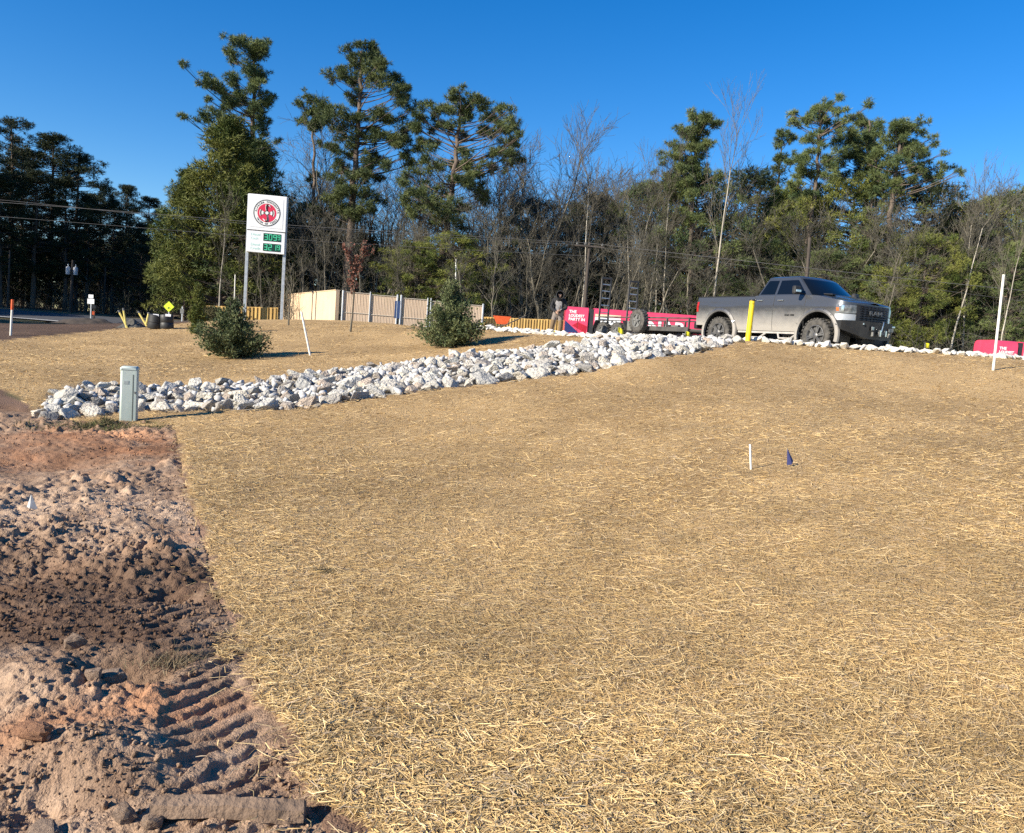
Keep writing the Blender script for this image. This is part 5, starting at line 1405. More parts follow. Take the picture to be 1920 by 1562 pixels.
# ------------------------------------------------------------------ timber fences
M_CEDARBOARD = pmat('new_pine_board', (.62, .40, .13), (.50, .30, .09), 3, .8, .2, 20, stretch=(8, 8, .6), rnd=.22)
def fence(a, b, h, n, label, zlow=0.0):
    """board-on-board fence: every picket a part, alternately before and behind the rails"""
    a = Vector(a); b = Vector(b); L = (b - a).to_2d().length; rz = math.atan2(b.y - a.y, b.x - a.x)
    root = empty('timber_fence', a, rz, label, 'fence')
    slope = (b.z - a.z) / L
    for z in (.25, h - .28):
        m_ = MB(); m_.box((0, 0, 0), (L, .04, .09)); o = m_.build('rail', M_CEDARBOARD, root, loc=(L / 2, .066, z + slope * L / 2)); o.rotation_euler = (0, -math.atan(slope), 0)
    k = 0; x = 0; me = None
    for i in range(n):
        x = (i + .5) * L / n; y = -.03 if i % 2 == 0 else .03
        if me is None:
            o = MB().box((0, 0, h / 2), (L / n * 1.02, .02, h)).build('board', M_CEDARBOARD, root); me = o.data
        else: o = obj('board', me, None, root)
        o.location = (x, y, slope * x + rng.uniform(-.012, .012))
    for i in range(int(L / 2.4) + 1):
        MB().box((min(i * 2.4 + .05, L - .05), .135, h / 2 - .02), (.09, .09, h), None).build('post', M_CEDARBOARD, root)
    return root
def toward(px, top_py, d, h):
    p = at(px, top_py, d); return Vector((p.x, p.y, p.z - h))
fence(toward(903, 594, 46, 1.5), toward(1078, 601, 46, 1.5), 1.5, 66, 'new yellow pine board fence along the lot behind the wheelbarrow')
fence(toward(386, 573, 47.5, 1.4), toward(521, 577, 47.6, 1.4), 1.4, 38, 'new yellow pine board fence between the price sign posts')

# ------------------------------------------------------------------ tan enclosure with slatted gates
M_TAN = pmat('tan_stucco', (.66, .49, .32), (.60, .44, .285), 1.2, .9, .3, 30)
M_SLAT = pmat('tan_slat', (.66, .50, .36), (.52, .385, .27), 8, .8, stretch=(6, 6, .3))
cA, cB = at(637, 545, 44.5), at(497, 560, 64)
cB.z = cA.z
wroot = empty('enclosure_wall', (cA.x, cA.y, 1.4), math.atan2(cB.y - cA.y, cB.x - cA.x), 'plain tan wall of the enclosure right of the price sign', 'wall')
Lw = (cB - cA).to_2d().length; Hw = cA.z - 1.4
for i in range(8):
    MB().box((Lw * (i + .5) / 8, .1, Hw / 2), (Lw / 8 - .003, .2, Hw)).build('panel', M_TAN, wroot)
MB().box((Lw / 2, .1, Hw + .02), (Lw, .26, .045)).build('cap', M_TAN, wroot)
gA, gB = at(640, 546, 44.4), at(905, 566, 45.3); gdir = (gB - gA).to_2d(); Lg = gdir.length; gdir.normalize()
groot = empty('enclosure_gate', (gA.x, gA.y, 1.45), math.atan2(gB.y - gA.y, gB.x - gA.x), 'tan slatted chain-link gates with galvanised posts facing the slope', 'gate')
Hg = gA.z - 1.45
def gx(px):
    r = ray(px, 600); # intersection of the column with the gate line
    k = r.x / r.y; return ((k * gA.y - gA.x) / (gdir.x - k * gdir.y))
stops = [gx(q) for q in (641, 692, 743, 750, 800, 806, 850, 904)]
for a, b in zip(stops[:-1], stops[1:]):
    if b - a < .4: continue
    m_ = MB(); n_ = int((b - a) / .085); hh = Hg * (1 - .10 * (a / Lg))
    for i in range(n_):
        x = a + .03 + (b - a - .06) * (i + .5) / n_; m_.box((x, .012 * (i % 2), hh / 2 + .03), (.066, .012, hh - .10))
    tag(m_.build('slat_infill', M_SLAT, groot), kind='stuff')
    fr = MB()
    for z in (.07, hh * .5, hh - .02): fr.tube([(a, -.02, z), (b, -.02, z)], .022, 6)
    fr.build('gate_frame', pmat('tan_frame', (.5, .44, .36), (.42, .37, .3), 4, .6), groot) if 'tan_frame' not in bpy.data.materials else fr.build('gate_frame', bpy.data.materials['tan_frame'], groot)
for k, a in enumerate(stops):
    MB().tube([(a, -.05, 0), (a, -.05, Hg * (1 - .10 * a / Lg) + (.14 if k else .06))], .055 if k in (0, 2, 3, 7) else .035, 8).build('post', M_GALV, groot)
MB().box(((stops[2] + stops[3]) / 2 - .08, -.09, Hg * .66), (.30, .02, .95)).build('blue_panel', pmat('blue_panel', (.03, .06, .16), (.025, .05, .13), 4, .5), groot)
MB().box((stops[4] - .05, -.3, .25), (.14, .1, .1)).build('latch', M_TRL, groot)

# ------------------------------------------------------------------ fuel price sign
sL, sR = at(466, 363, 46.8), at(539, 373.5, 47.1)
srz = math.atan2(sR.y - sL.y, sR.x - sL.x); sw_ = (sR - sL).to_2d().length
sbase = g(sL.x, sL.y) - .1; ST = sL.z - sbase
sign = empty('price_sign', (sL.x, sL.y, sbase), srz, 'tall white fuel price sign with round red tribal emblem on two posts', 'sign')
M_SIGNW = pmat('sign_white', (.80, .80, .80), (.74, .75, .75), 2, .4)
M_LED = pmat('led_window', (.004, .03, .018), (.006, .04, .022), 6, .3)
M_CRIMSON = pmat('emblem_red', (.62, .02, .07), (.56, .018, .06), 3, .5)
M_SEGMENT, n_, l_, b_ = new_mat('led_segment'); b_.inputs['Base Color'].default_value = (.05, .4, .22, 1); b_.inputs['Emission Color'].default_value = (.04, .55, .28, 1); b_.inputs['Emission Strength'].default_value = .35
tn = n_.new('ShaderNodeTexNoise'); tn.inputs['Scale'].default_value = 3; rp = ramp(n_, [(.3, (.05, .42, .24)), (.7, (.06, .36, .2))]); l_.new(tn.outputs['Fac'], rp.inputs['Fac']); l_.new(rp.outputs[0], b_.inputs['Base Color'])
M_TEAL = pmat('pale_teal_print', (.42, .68, .62), (.38, .62, .57), 3, .6)
for x in (.04, sw_ - .04):
    MB().box((x, .12, ST / 2), (.17, .17, ST)).build('post', M_GALV, sign, bevel=.012)
LH, PH = 2.02, 1.22
MB().box((sw_ / 2, 0, ST - LH / 2), (sw_ - .02, .22, LH)).build('logo_cabinet', M_SIGNW, sign, bevel=.02)
MB().box((sw_ / 2, -.115, ST - LH / 2), (sw_ - .36, .012, LH - .34)).build('logo_face', pmat('sign_face', (.72, .73, .74), (.68, .69, .70), 2, .45), sign)
MB().box((sw_ / 2, .0, ST - LH - .02), (sw_ - .02, .2, .03)).build('shadow_gap', M_BLACK, sign)
MB().box((sw_ / 2, 0, ST - LH - .035 - PH / 2), (sw_ - .06, .2, PH)).build('price_cabinet', M_SIGNW, sign, bevel=.015)
EC = Vector((sw_ / 2, -.122, ST - LH / 2))
def disc(r0, r1, y, name, mat, n=40, a0=0, a1=2 * math.pi, c=(0, 0), parent=sign):
    m_ = MB()
    for i in range(n + 1):
        a = a0 + (a1 - a0) * i / n
        for r in (r0 * EK, r1 * EK): m_.v += [(EC.x + c[0] + r * math.cos(a), EC.y + y, EC.z + c[1] + r * math.sin(a)), ]
    for i in range(n): m_.f.append((i * 2, i * 2 + 1, i * 2 + 3, i * 2 + 2))
    return m_.build(name, mat, parent)
RB_ = .70; EK = .34 * sw_ / .70
disc(0, RB_, -.004, 'emblem_disc', M_WHITE)
disc(RB_ - .035, RB_ + .01, -.008, 'emblem_ring', M_BLACK)
disc(0, .50, -.008, 'emblem_field', M_CRIMSON)
emb = disc(0, .085, -.022, 'emblem_centre', M_WHITE, 20)
disc(.085, .12, -.020, 'emblem_hub', M_BLACK, 24)
for s_ in (0, math.pi):
    disc(.30, .345, -.016, 'emblem_arc', M_BLACK, 10, s_ - .5, s_ + .5); disc(.36, .395, -.016, 'emblem_arc', M_WHITE, 10, s_ - .45, s_ + .45); disc(.17, .29, -.016, 'emblem_wing', M_WHITE, 8, s_ - .38, s_ + .38); disc(.12, .19, -.017, 'emblem_wing', M_GREYSTEEL, 8, s_ - .3, s_ + .3)
    k = 1 if s_ == 0 else -1
    m_ = MB(); pth = [(0, .1), (-.03, .22), (-.04, .34), (-.01, .42), (.06, .44), (.11, .40)]
    m_.tube([(EC.x + k * x * EK, EC.y - .016, EC.z + k * z * EK) for x, z in pth], [.03, .035, .045, .05, .04, .02], 6); m_.build('emblem_figure', M_BLACK, sign)
    m_ = MB(); m_.tube([(EC.x + k * x * EK, EC.y - .018, EC.z + k * z * EK) for x, z in [(.08, .42), (.14, .38), (.20, .31)]], [.04, .035, .01], 6); m_.build('emblem_beak', M_WHITE, sign)
    m_ = MB(); m_.tube([(EC.x + k * x * EK, EC.y - .014, EC.z + k * z * EK) for x, z in [(-.05, .12), (-.085, .3), (-.07, .45)]], .016, 5); m_.build('emblem_line', M_WHITE, sign)
def ring_text(s, r, mid, span, flip):
    for i, ch in enumerate(s):
        if ch == ' ': continue
        a = mid + (span / 2 - span * i / (len(s) - 1)) * (-1 if flip else 1)
        o = obj('emblem_letter', text_mesh(ch, .125 * EK, .002, 'CENTER', .003), M_BLACK, sign, (EC.x + r * EK * math.cos(a), EC.y - .012, EC.z + r * EK * math.sin(a)))
        o.rotation_euler = (math.pi / 2, -(a - math.pi / 2) if not flip else -(a + math.pi / 2), 0)
ring_text('ALABAMA COUSHATTA', .585, math.pi / 2, 2.9, False)
ring_text('TRIBE OF TEXAS', .585, -math.pi / 2, 2.0, True)
pz = ST - LH - .035
SEG = {'0': 'abcdef', '1': 'bc', '2': 'abged', '3': 'abgcd', '9': 'abcdfg', '8': 'abcdefg'}
def digit(ch, x, z, h, parent):
    w = h * .5; t = h * .11; y = -.125
    B_ = {'a': (x, z + h / 2, w, t), 'd': (x, z - h / 2, w, t), 'g': (x, z, w, t), 'b': (x + w / 2, z + h / 4, t, h / 2), 'c': (x + w / 2, z - h / 4, t, h / 2), 'f': (x - w / 2, z + h / 4, t, h / 2), 'e': (x - w / 2, z - h / 4, t, h / 2)}
    m_ = MB()
    for s in SEG[ch]: q = B_[s]; m_.box((q[0], y, q[1]), (q[2], .006, q[3]))
    m_.build('led_digit', M_SEGMENT, parent)
for (zc, word, pr) in ((pz - .31, ('Diesel', 'Cash'), '309'), (pz - .88, ('Diesel', 'Credit'), '321')):
    win = MB().box((sw_ * .66, -.105, zc), (.98, .03, .43)).build('led_window', M_LED, sign)
    for k, ch in enumerate(pr): digit(ch, sw_ * .66 - .34 + k * .25, zc, .30, win)
    digit('9', sw_ * .66 + .38, zc + .02, .24, win)
    for k, w_ in enumerate(word):
        obj('lettering', text_mesh(w_, .21, .002, 'LEFT', .002), M_TEAL, sign, (.24, -.104, zc + .10 - .22 * k), (math.pi / 2, 0, 0))

# ------------------------------------------------------------------ stakes, flags, posts
M_PVC = pmat('white_pvc', (.80, .78, .70), (.72, .70, .62), 3, .5)
M_YEL = pmat('yellow_plastic', (.82, .60, .015), (.76, .54, .012), 3, .5)
M_FLAGY = pmat('yellow_flag', (.80, .70, .02), (.7, .6, .02), 8, .6)
M_BLUEFLAG = pmat('blue_flag', (.03, .04, .16), (.05, .05, .12), 8, .6)
def stake(px, py, d, px2, py2, r, name, label, mat, cat, n=10, cap=None):
    b = onground(px, d) if py is None else at(px, py, d)
    gz = g(b.x, b.y); t = at(px2, py2, d)
    root = empty(name, (b.x, b.y, gz), 0, label, cat)
    v = t - Vector((b.x, b.y, gz))
    MB().tube([-.12 * v.normalized(), v * .5, v], r, n).build('shaft', mat, root, True)
    if cap: MB().tube([v * .72, v * 1.005], r * 1.25, n).build('marker_sleeve', cap, root, True)
    return root, v
stake(1862, None, 17.5, 1882, 515, .027, 'survey_stake', 'tall white plastic stake on the straw near the red trailer', M_PVC, 'stake')
stake(582, None, 22.4, 565, 584, .028, 'survey_stake', 'thin white stake leaning over the straw beside the smaller juniper', M_PVC, 'stake')
stake(379, None, 29, 373, 592, .026, 'survey_stake', 'short leaning white stake behind the smaller juniper', M_PVC, 'stake')
stake(20, None, 27, 23.5, 562, .035, 'survey_stake', 'white stake with an orange top beside the road', M_PVC, 'stake', cap=M_ORANGE)
st, v = stake(1408, None, 8.9, 1406.5, 833, .012, 'survey_stake', 'short white lath stuck in the straw beside a dark blue flag', M_PVC, 'stake', 4)
stake(438, None, 49, 441, 515, .03, 'marker_post', 'thin pale post standing left of the price sign', M_PVC, 'post')
stake(853, None, 52, 855, 486, .045, 'marker_post', 'slim pale post rising behind the larger juniper', M_PVC, 'post')
bo, v = stake(1402, None, 20.3, 1411, 563, .066, 'bollard', 'yellow plastic bollard sleeve leaning in front of the pickup', M_YEL, 'bollard', 14)
MB().tube([v * .985, v * 1.02], .074, 14).build('cap', M_BLACK, bo)
MB().tube([v * .90, v * .93], .0685, 14).build('band', pmat('dark_yellow', (.5, .36, .01), (.45, .3, .01), 3, .5), bo)
def flag(px, d, size, mat, label, cat='flag', lift=.0, droop=.3, rz=0.3):
    b = onground(px, d); root = empty('marker_flag', b, rz, label, cat)
    MB().tube([(0, 0, -.05), (0, 0, size * 2.0)], .004 * max(1, d / 9), 5).build('wire', M_GREYSTEEL, root)
    m_ = MB(); n_ = 6
    for i in range(n_ + 1):
        u = i / n_
        for z in (1.0, 2.0): m_.v.append((u * size * 1.25, .10 * size * math.sin(u * 7), size * z - droop * size * u * u))
    for i in range(n_): m_.f.append((i * 2, i * 2 + 2, i * 2 + 3, i * 2 + 1))
    o = m_.build('pennant', mat, root, True); so = o.modifiers.new('thick', 'SOLIDIFY'); so.thickness = .002
    return root
flag(1284, 20.9, .11, M_FLAGY, 'yellow survey flag among the top rocks of the riprap')
flag(1733, 20.7, .12, M_FLAGY, 'yellow survey flag past the pickup bumper', droop=.1)
flag(1157, 24.3, .16, M_FLAGY, 'yellow survey flag in front of the trailer wheels', droop=.8)
flag(896, 33, .14, M_FLAGY, 'yellow survey flag by the gate post beside the larger juniper')
flag(1036, 26.2, .07, M_FLAGY, 'tiny yellow survey flag at the feet of the person')
# folded blue flag in the straw, white flag in the soil
def tent_flag(p, pts_, mat, label):
    root = empty('marker_flag', p, 0, label, 'flag')
    m_ = MB(); m_.v = pts_; m_.f = [(0, 1, 2), (0, 2, 3)]; o = m_.build('pennant', mat, root, normals=False); so = o.modifiers.new('thick', 'SOLIDIFY'); so.thickness = .003
    MB().tube([pts_[0], (pts_[2][0] * .6 + .02, .02, -.05)], .003, 5).build('wire', M_GREYSTEEL, root)
tent_flag(onground(1478, 9.0), [(-.03, 0, .19), (-.02, -.015, .0), (.035, -.02, .015), (.06, .02, .05)], M_BLUEFLAG, 'small dark blue flag drooping in the straw')
pf = gp(58, 955); pf.z = soil_z(pf.x, pf.y)
tent_flag(pf, [(.0, 0, .125), (-.022, -.02, .02), (.008, -.03, .012), (.06, .0, -.005)], pmat('grimy_white', (.55, .54, .51), (.38, .36, .33), 25, .7), 'small crumpled white flag in the churned soil')

# telecom pedestal
pp = onground(241, 12.2); 
M_PED = pmat('pale_green_plastic', (.46, .52, .48), (.36, .42, .38), 3, .55, .1, stretch=(1, 1, .4))
ped = empty('utility_pedestal', pp, .28, 'pale grey-green utility pedestal at the corner of the soil and straw', 'pedestal')
MB().box((0, 0, .40), (.235, .21, .84)).build('housing', M_PED, ped, True, bevel=.03)
MB().box((0, 0, .805), (.255, .23, .07), None, .93).build('lid', M_PED, ped, True, bevel=.022)
MB().box((.066, -.108, .37), (.012, .008, .70)).build('seam', pmat('seam_shadow', (.10, .12, .11), (.12, .14, .13), 3, .8), ped)
MB().box((.096, -.106, .40), (.035, .008, .76)).build('door_lip', M_PED, ped)
MB().box((-.03, -.107, .60), (.07, .004, .05)).build('label_plate', pmat('faded_label', (.36, .40, .39), (.3, .34, .33), 20, .6), ped)
MB().box((.096, -.113, .45), (.02, .01, .03)).build('latch', M_GREYSTEEL, ped)

# ------------------------------------------------------------------ junipers and small plants
def shrub(name, px, d, top_py, wid_px, seed, mat, label, cat, n=5200, tl=.075, prof=None, open_=.0, brown=False):
    p = onground(px, d); H = at(px, top_py, d).z - p.z; Wd = wid_px / FPX * d / 2; r_ = np.random.default_rng(seed)
    root = empty(name, p, 0, label, cat)
    S = []; P = []; O = []
    nb = 150
    for k in range(nb):
        t = (k + .5) / nb; z0 = .03 + .80 * H * t * .8; a = r_.uniform(0, 6.28)
        R_ = Wd * prof(t) * r_.uniform(.55, 1.28)
        e = np.array([R_ * math.cos(a), R_ * math.sin(a), min(z0 * 1.2 + .16 * R_ + .30 * H * t, H * 1.06)]); s = np.array([0, 0, z0])
        m1 = s + (e - s) * .55 + np.array([0, 0, -.04]) + r_.normal(0, .02, 3)
        S.append([*s, *m1, .014, .009]); S.append([*m1, *e, .009, .003])
        m_ = int(n / nb * (.4 + R_ / Wd))
        u = r_.random(m_) ** .6
        q = s + (e - s) * u[:, None] + np.array([0, 0, -.04]) * np.sin(u * math.pi)[:, None] + r_.normal(0, .035 + .05 * R_, (m_, 3)) * (.5 + .6 * u[:, None])
        q[:, 2] = np.maximum(q[:, 2], .02)
        P.append(q); dd = (e - s) / (np.linalg.norm(e - s) + 1e-6); O.append(np.tile(dd, (m_, 1)))
    V_, F_ = seg_tubes([[0, 0, -.05, 0, 0, H * .8, .035, .008]] + S, 5); obj('trunk', np_mesh('trunk', V_, F_), M_BARK, root)
    V_, F_ = tufts(np.concatenate(P), tl, .011, r_, 6, .35, np.concatenate(O)); obj('foliage', np_mesh('foliage', V_, F_), mat, root)
    return root
PJ = lambda t: (.70 + .34 * math.sin(math.pi * min(1, t * 1.7 + .08))) * (1 - .86 * max(0, t - .34) / .66)
shrub('juniper_bush', 432, 22.0, 568, 122, 301, M_CEDAR, 'smaller bushy juniper on the straw left of the leaning white stake', 'bush', prof=PJ, n=7000)
shrub('juniper_bush', 842, 24.0, 532, 118, 302, M_CEDAR, 'larger upright juniper on the straw before the gates', 'bush', prof=PJ, n=7600)
PT = lambda t: (.75 + .3 * math.sin(math.pi * t)) * (1 - .8 * max(0, t - .6) / .4)
shrub('arborvitae', 368, 29, 536, 26, 303, M_PINE_Y, 'slim columnar evergreen with a brown tip left of the smaller juniper', 'shrub', prof=PT, n=3200)
shrub('shrub', 398, 40, 578, 62, 304, pmat('olive_leaf', (.13, .115, .05), (.09, .085, .035), 5, .8), 'olive brown shrub in front of the fence left of the sign', 'shrub', prof=PJ, n=4200, tl=.1)
# young trees on the slope
def sapling(px, d, top_py, seed, label, leaves=0, bend=0.0):
    p = onground(px, d); H = at(px, top_py, d).z - p.z; tr_, br_ = make_bare(seed, H / .95, .45, 2, 4, .028 + .006 * H, .8, True)
    root = empty('young_tree', p, 0, label, 'young tree')
    obj('trunk', tr_, M_GREYBARK, root); obj('branches', br_, M_TWIG, root)
    if leaves:
        V_ = np.empty(len(br_.vertices) * 3, np.float32); br_.vertices.foreach_get('co', V_); V_ = V_.reshape(-1, 3); r_ = np.random.default_rng(seed)
        q = V_[V_[:, 2] > H * .5]; q = q[r_.choice(len(q), leaves)] + r_.normal(0, .03, (leaves, 3)); v, f = tufts(q, .09, .03, r_, 2, -.4)
        obj('withered_leaves', np_mesh('withered_leaves', v, f), M_BROWNLEAF, root)
    return root
sapling(657, 30, 478, 311, 'young tree holding withered red-brown leaves before the slatted gates', 420)
sapling(541, 34, 512, 312, 'thin leafless sapling before the tan wall')

# grass tuft at the pedestal
r_ = np.random.default_rng(61); n_ = 5200
gx_ = r_.normal(0, 1, n_); gy_ = r_.normal(0, 1, n_); pA = gp(100, 800); pB = gp(300, 796)
k_ = r_.random(n_); bx_ = pA.x + (pB.x - pA.x) * k_ + gx_ * .3; by_ = pA.y + (pB.y - pA.y) * k_ + gy_ * .26 - .05
bz_ = np.maximum(G(bx_, by_), np.array([soil_z(a, b) for a, b in zip(bx_, by_)]))
hgt = r_.uniform(.015, .10, n_) * np.clip(.35 + 3 * fbm(bx_ * 2.5, by_ * 2.5, 3, 66), .15, 1.2); az = r_.uniform(0, 6.28, n_); ln = r_.normal(0, .05, (n_, 2))
w_ = .006
Vg = np.stack([np.stack([bx_ - w_ * np.cos(az), by_ - w_ * np.sin(az), bz_ - .01], 1), np.stack([bx_ + w_ * np.cos(az), by_ + w_ * np.sin(az), bz_ - .01], 1), np.stack([bx_ + ln[:, 0], by_ + ln[:, 1], bz_ + hgt], 1)], 1).reshape(-1, 3)
gm2 = np_mesh('grass_patch', Vg, np.arange(n_ * 3).reshape(-1, 3)); cg = np.array([[.09, .10, .03], [.20, .16, .075], [.12, .10, .05]])[r_.integers(0, 3, n_)]
add_col(gm2, np.repeat(cg, 3, 0)); tag(obj('grass_patch', gm2, M_STRAW), 'strip of short green and dead grass round the pedestal', 'grass', kind='stuff')

def dry_tuft(p, n, spread, h, label, pal, seed):
    r_ = np.random.default_rng(seed); bx = p.x + r_.normal(0, spread, n); by = p.y + r_.normal(0, spread * .7, n); bz = np.full(n, p.z) - .01
    az = r_.uniform(0, 6.28, n); tip = np.stack([bx + r_.normal(0, h * .8, n), by + r_.normal(0, h * .8, n), bz + h * r_.uniform(.3, 1, n)], 1); w = .0022
    V_ = np.stack([np.stack([bx - w * np.cos(az), by - w * np.sin(az), bz], 1), np.stack([bx + w * np.cos(az), by + w * np.sin(az), bz], 1), tip], 1).reshape(-1, 3)
    me = np_mesh('grass_tuft', V_, np.arange(n * 3).reshape(-1, 3)); add_col(me, np.repeat(np.array(pal)[r_.integers(0, len(pal), n)], 3, 0)); tag(obj('grass_tuft', me, M_STRAW), label, 'grass tuft')
q = gp(325, 1248); q.z = soil_z(q.x, q.y); dry_tuft(q, 420, .09, .06, 'dry brown grass tuft lying in the churned soil', [(.16, .12, .07), (.26, .20, .12), (.10, .09, .045)], 71)
dry_tuft(gp(608, 1072), 160, .035, .05, 'small dark weed poking through the straw', [(.06, .05, .03), (.10, .08, .045)], 72)
dry_tuft(gp(735, 1500), 200, .03, .05, 'dark weed clump in the straw near the torn soil edge', [(.09, .08, .055), (.14, .12, .08)], 73)
# big clods and the slab of clay in the soil
M_CLOD = pmat('dry_clod', (.44, .31, .215), (.26, .175, .12), 5, .97, .9, 22, rnd=.15)
def clod(px, py, r, seed, label, sq=(1, .85, .8), mat=None, lift=.45, rot=(0, 0, 0), cat='clod'):
    p = gp(px, py); z = soil_z(p.x, p.y); me = hull(seed, 26, sq, .38); 
    bm = bmesh.new(); bm.from_mesh(me); bmesh.ops.subdivide_edges(bm, edges=bm.edges, cuts=2, use_grid_fill=True, smooth=.3)
    r_ = random.Random(seed)
    for v in bm.verts:
        k = 1 + .16 * (float(vnoise(np.array([v.co.x * 3.1 + seed]), np.array([v.co.y * 3.1 + v.co.z * 4.7]), seed)[0]) - .5) + r_.uniform(-.03, .03); v.co *= k
    bm.to_mesh(me); bm.free(); me.name = 'soil_clod'
    o = obj('soil_clod', me, mat or M_CLOD, None, (p.x, p.y, z + r * lift), rot, (r, r, r)); tag(o, label, cat); return o
clod(140, 1222, .062, 501, 'pale dry clod standing upright on the dark damp soil', (.9, .7, 1), rot=(.1, .2, .4))
clod(205, 1290, .075, 502, 'largest earth clod beside a deep shadowed hollow', (1.1, .8, .8), rot=(.2, 0, .3))
clod(175, 1300, .045, 503, 'pale crusty clod leaning on the largest clod')
clod(60, 1430, .06, 504, 'orange-brown clod split along its top', (1.4, .7, .7), pmat('clay_clod', (.38, .20, .11), (.24, .12, .07), 5, .97, .8, 22))
clod(235, 1535, .045, 505, 'pale clay lump beside the long slab of clay')
clod(285, 1548, .04, 506, 'rounded tan clay lump touching the long slab of clay', (1, .9, .7))
clod(600, 1490, .045, 507, 'grey clod at the torn edge of the straw')
clod(560, 1400, .032, 508, 'small clod tucked under the straw edge')
clod(80, 1555, .05, 509, 'broken crust of clay lying flat in the wheel rut', (1.3, 1, .4))
p = gp(430, 1534); 
M_CLAYSLAB = pmat('clay_slab', (.25, .17, .115), (.14, .095, .065), 9, .97, .8, 40)
m_ = MB(); n_ = 14
for i in range(n_ + 1):
    u = i / n_; w_ = .042 * (1 - .9 * abs(u - .5) ** 2) * (1 + .18 * math.sin(9 * u)); 
    for (a, b) in ((-1, 0), (-.8, .75), (.2, 1), (.9, .7), (1, 0)):
        m_.v.append(((u - .5) * .50 + random.uniform(-.004, .004), a * w_ + .012 * math.sin(5 * u) + random.uniform(-.003, .003), .055 * b + random.uniform(-.003, .003)))
for i in range(n_):
    for j in range(4): q = i * 5 + j; m_.f.append((q, q + 5, q + 6, q + 1))
m_.f.append((0, 1, 2, 3, 4)); q = n_ * 5; m_.f.append((q + 4, q + 3, q + 2, q + 1, q))
slab = m_.build('clay_slab', M_CLAYSLAB, None, True, loc=(p.x, p.y, soil_z(p.x, p.y) - .005), rot=(0, 0, .10)); tag(slab, 'long rounded slab of grey clay half sunk in the soil', 'clay slab')

# ------------------------------------------------------------------ poles, wires
M_POLE = pmat('shaded_creosote_pole', (.075, .06, .048), (.045, .036, .03), 3, .9, .3, 20, stretch=(4, 4, .4))  # creosoted wood, darkened further so the colour carries the shade on the poles
M_WIRE = pmat('aluminium_wire', (.17, .165, .16), (.13, .125, .12), 3, .5, metallic=.3)
def pole(px, d, top_px, top_py, r, label, arm=True, cans=()):
    b = onground(px, d); t = at(top_px, top_py, d); v = t - b; v.x = v.x * .4 
    root = empty('utility_pole', b, 0, label, 'utility pole')
    MB().tube([(0, 0, -.3), v * .5, v], [r, r * .85, r * .65], 10).build('pole', M_POLE, root, True)
    if arm:
        a = MB().box((v.x * .96, -.12, v.z * .965), (1.9, .1, .11)).build('crossarm', M_POLE, root)
        for x in (-.8, -.3, .8): MB().lathe([(.001, .0), (.045, .0), (.06, .06), (.03, .10), (.05, .14), (.001, .18)], 10, 'Z', (v.x * .96 + x, -.12, v.z * .965 + .055)).build('insulator', M_GREYSTEEL, a, True)
    for k in cans:
        c = MB(); c.lathe([(.001, 0), (.15, 0), (.16, .04), (.16, .52), (.13, .58), (.001, .60)], 16, 'Z', (v.x * .85 + k, -.1, v.z * .72)); can = c.build('transformer', pmat('grey_can', (.55, .56, .57), (.48, .49, .5), 3, .5) if 'grey_can' not in bpy.data.materials else bpy.data.materials['grey_can'], root, True)
        MB().lathe([(.001, .0), (.05, .0), (.03, .08), (.05, .16), (.02, .2)], 8, 'Z', (v.x * .85 + k, -.1, v.z * .72 + .59)).build('bushing', M_PVC, can)
    return root
pole(1090, 52, 1105, 455, .14, 'dark utility pole with crossarm behind the trailer ramps')
pole(1500, 51.5, 1510, 445, .15, 'dark broken-off utility pole straight behind the pickup cab', False)
pole(132, 62, 141, 488, .13, 'utility pole with two grey transformers across the road', False, (-.29, .29))
pole(14, 60, 23, 470, .08, 'thin leaning pole at the edge of the woods across the road', False)
pole(194, 70, 200, 500, .12, 'bare snag pole between the road sign and the dark pines', False)
def wire(pts_, label, r=.014, group=None, name='power_line'):
    w_ = [at(*q) for q in pts_]; base = w_[0]
    P = np.array([list(q - base) for q in w_]); s = np.linspace(0, len(P) - 1, 30)
    # smooth interpolation through the points
    c = np.stack([np.interp(s, range(len(P)), P[:, k]) for k in range(3)], 1)
    for _ in range(3): c[1:-1] = (c[:-2] + 2 * c[1:-1] + c[2:]) / 4
    o = MB().tube([tuple(q) for q in c], r, 5).build(name, M_WIRE, None, True, loc=base); tag(o, label, 'power line', group)
wire([(-200, 366, 49), (0, 379, 49.5), (290, 401, 50), (560, 424, 50.5), (860, 442, 51), (1106, 456, 51.8)], 'upper power line crossing behind the price sign', .012)
wire([(-200, 360, 49), (0, 374, 49.6), (290, 405, 50.1), (560, 428, 50.6), (860, 446, 51.2), (1106, 460, 51.8)], 'sagging power line just below the upper one', .010)
wire([(-200, 390, 49), (200, 422, 49.6), (540, 449, 50.5), (860, 468, 51), (1100, 480, 51.8)], 'thin lower service line running left from the crossarm pole', .009)
wire([(1106, 456, 51.8), (1330, 482, 51), (1520, 503, 50.5), (1720, 525, 50.5), (1920, 545, 50.5), (2100, 562, 50.5)], 'power line running right from the crossarm pole over the pickup', .015)
wire([(1106, 462, 51.8), (1330, 490, 51), (1520, 512, 50.5), (1720, 538, 50.5), (1920, 565, 50.5)], 'thin second line below the one over the pickup', .008)

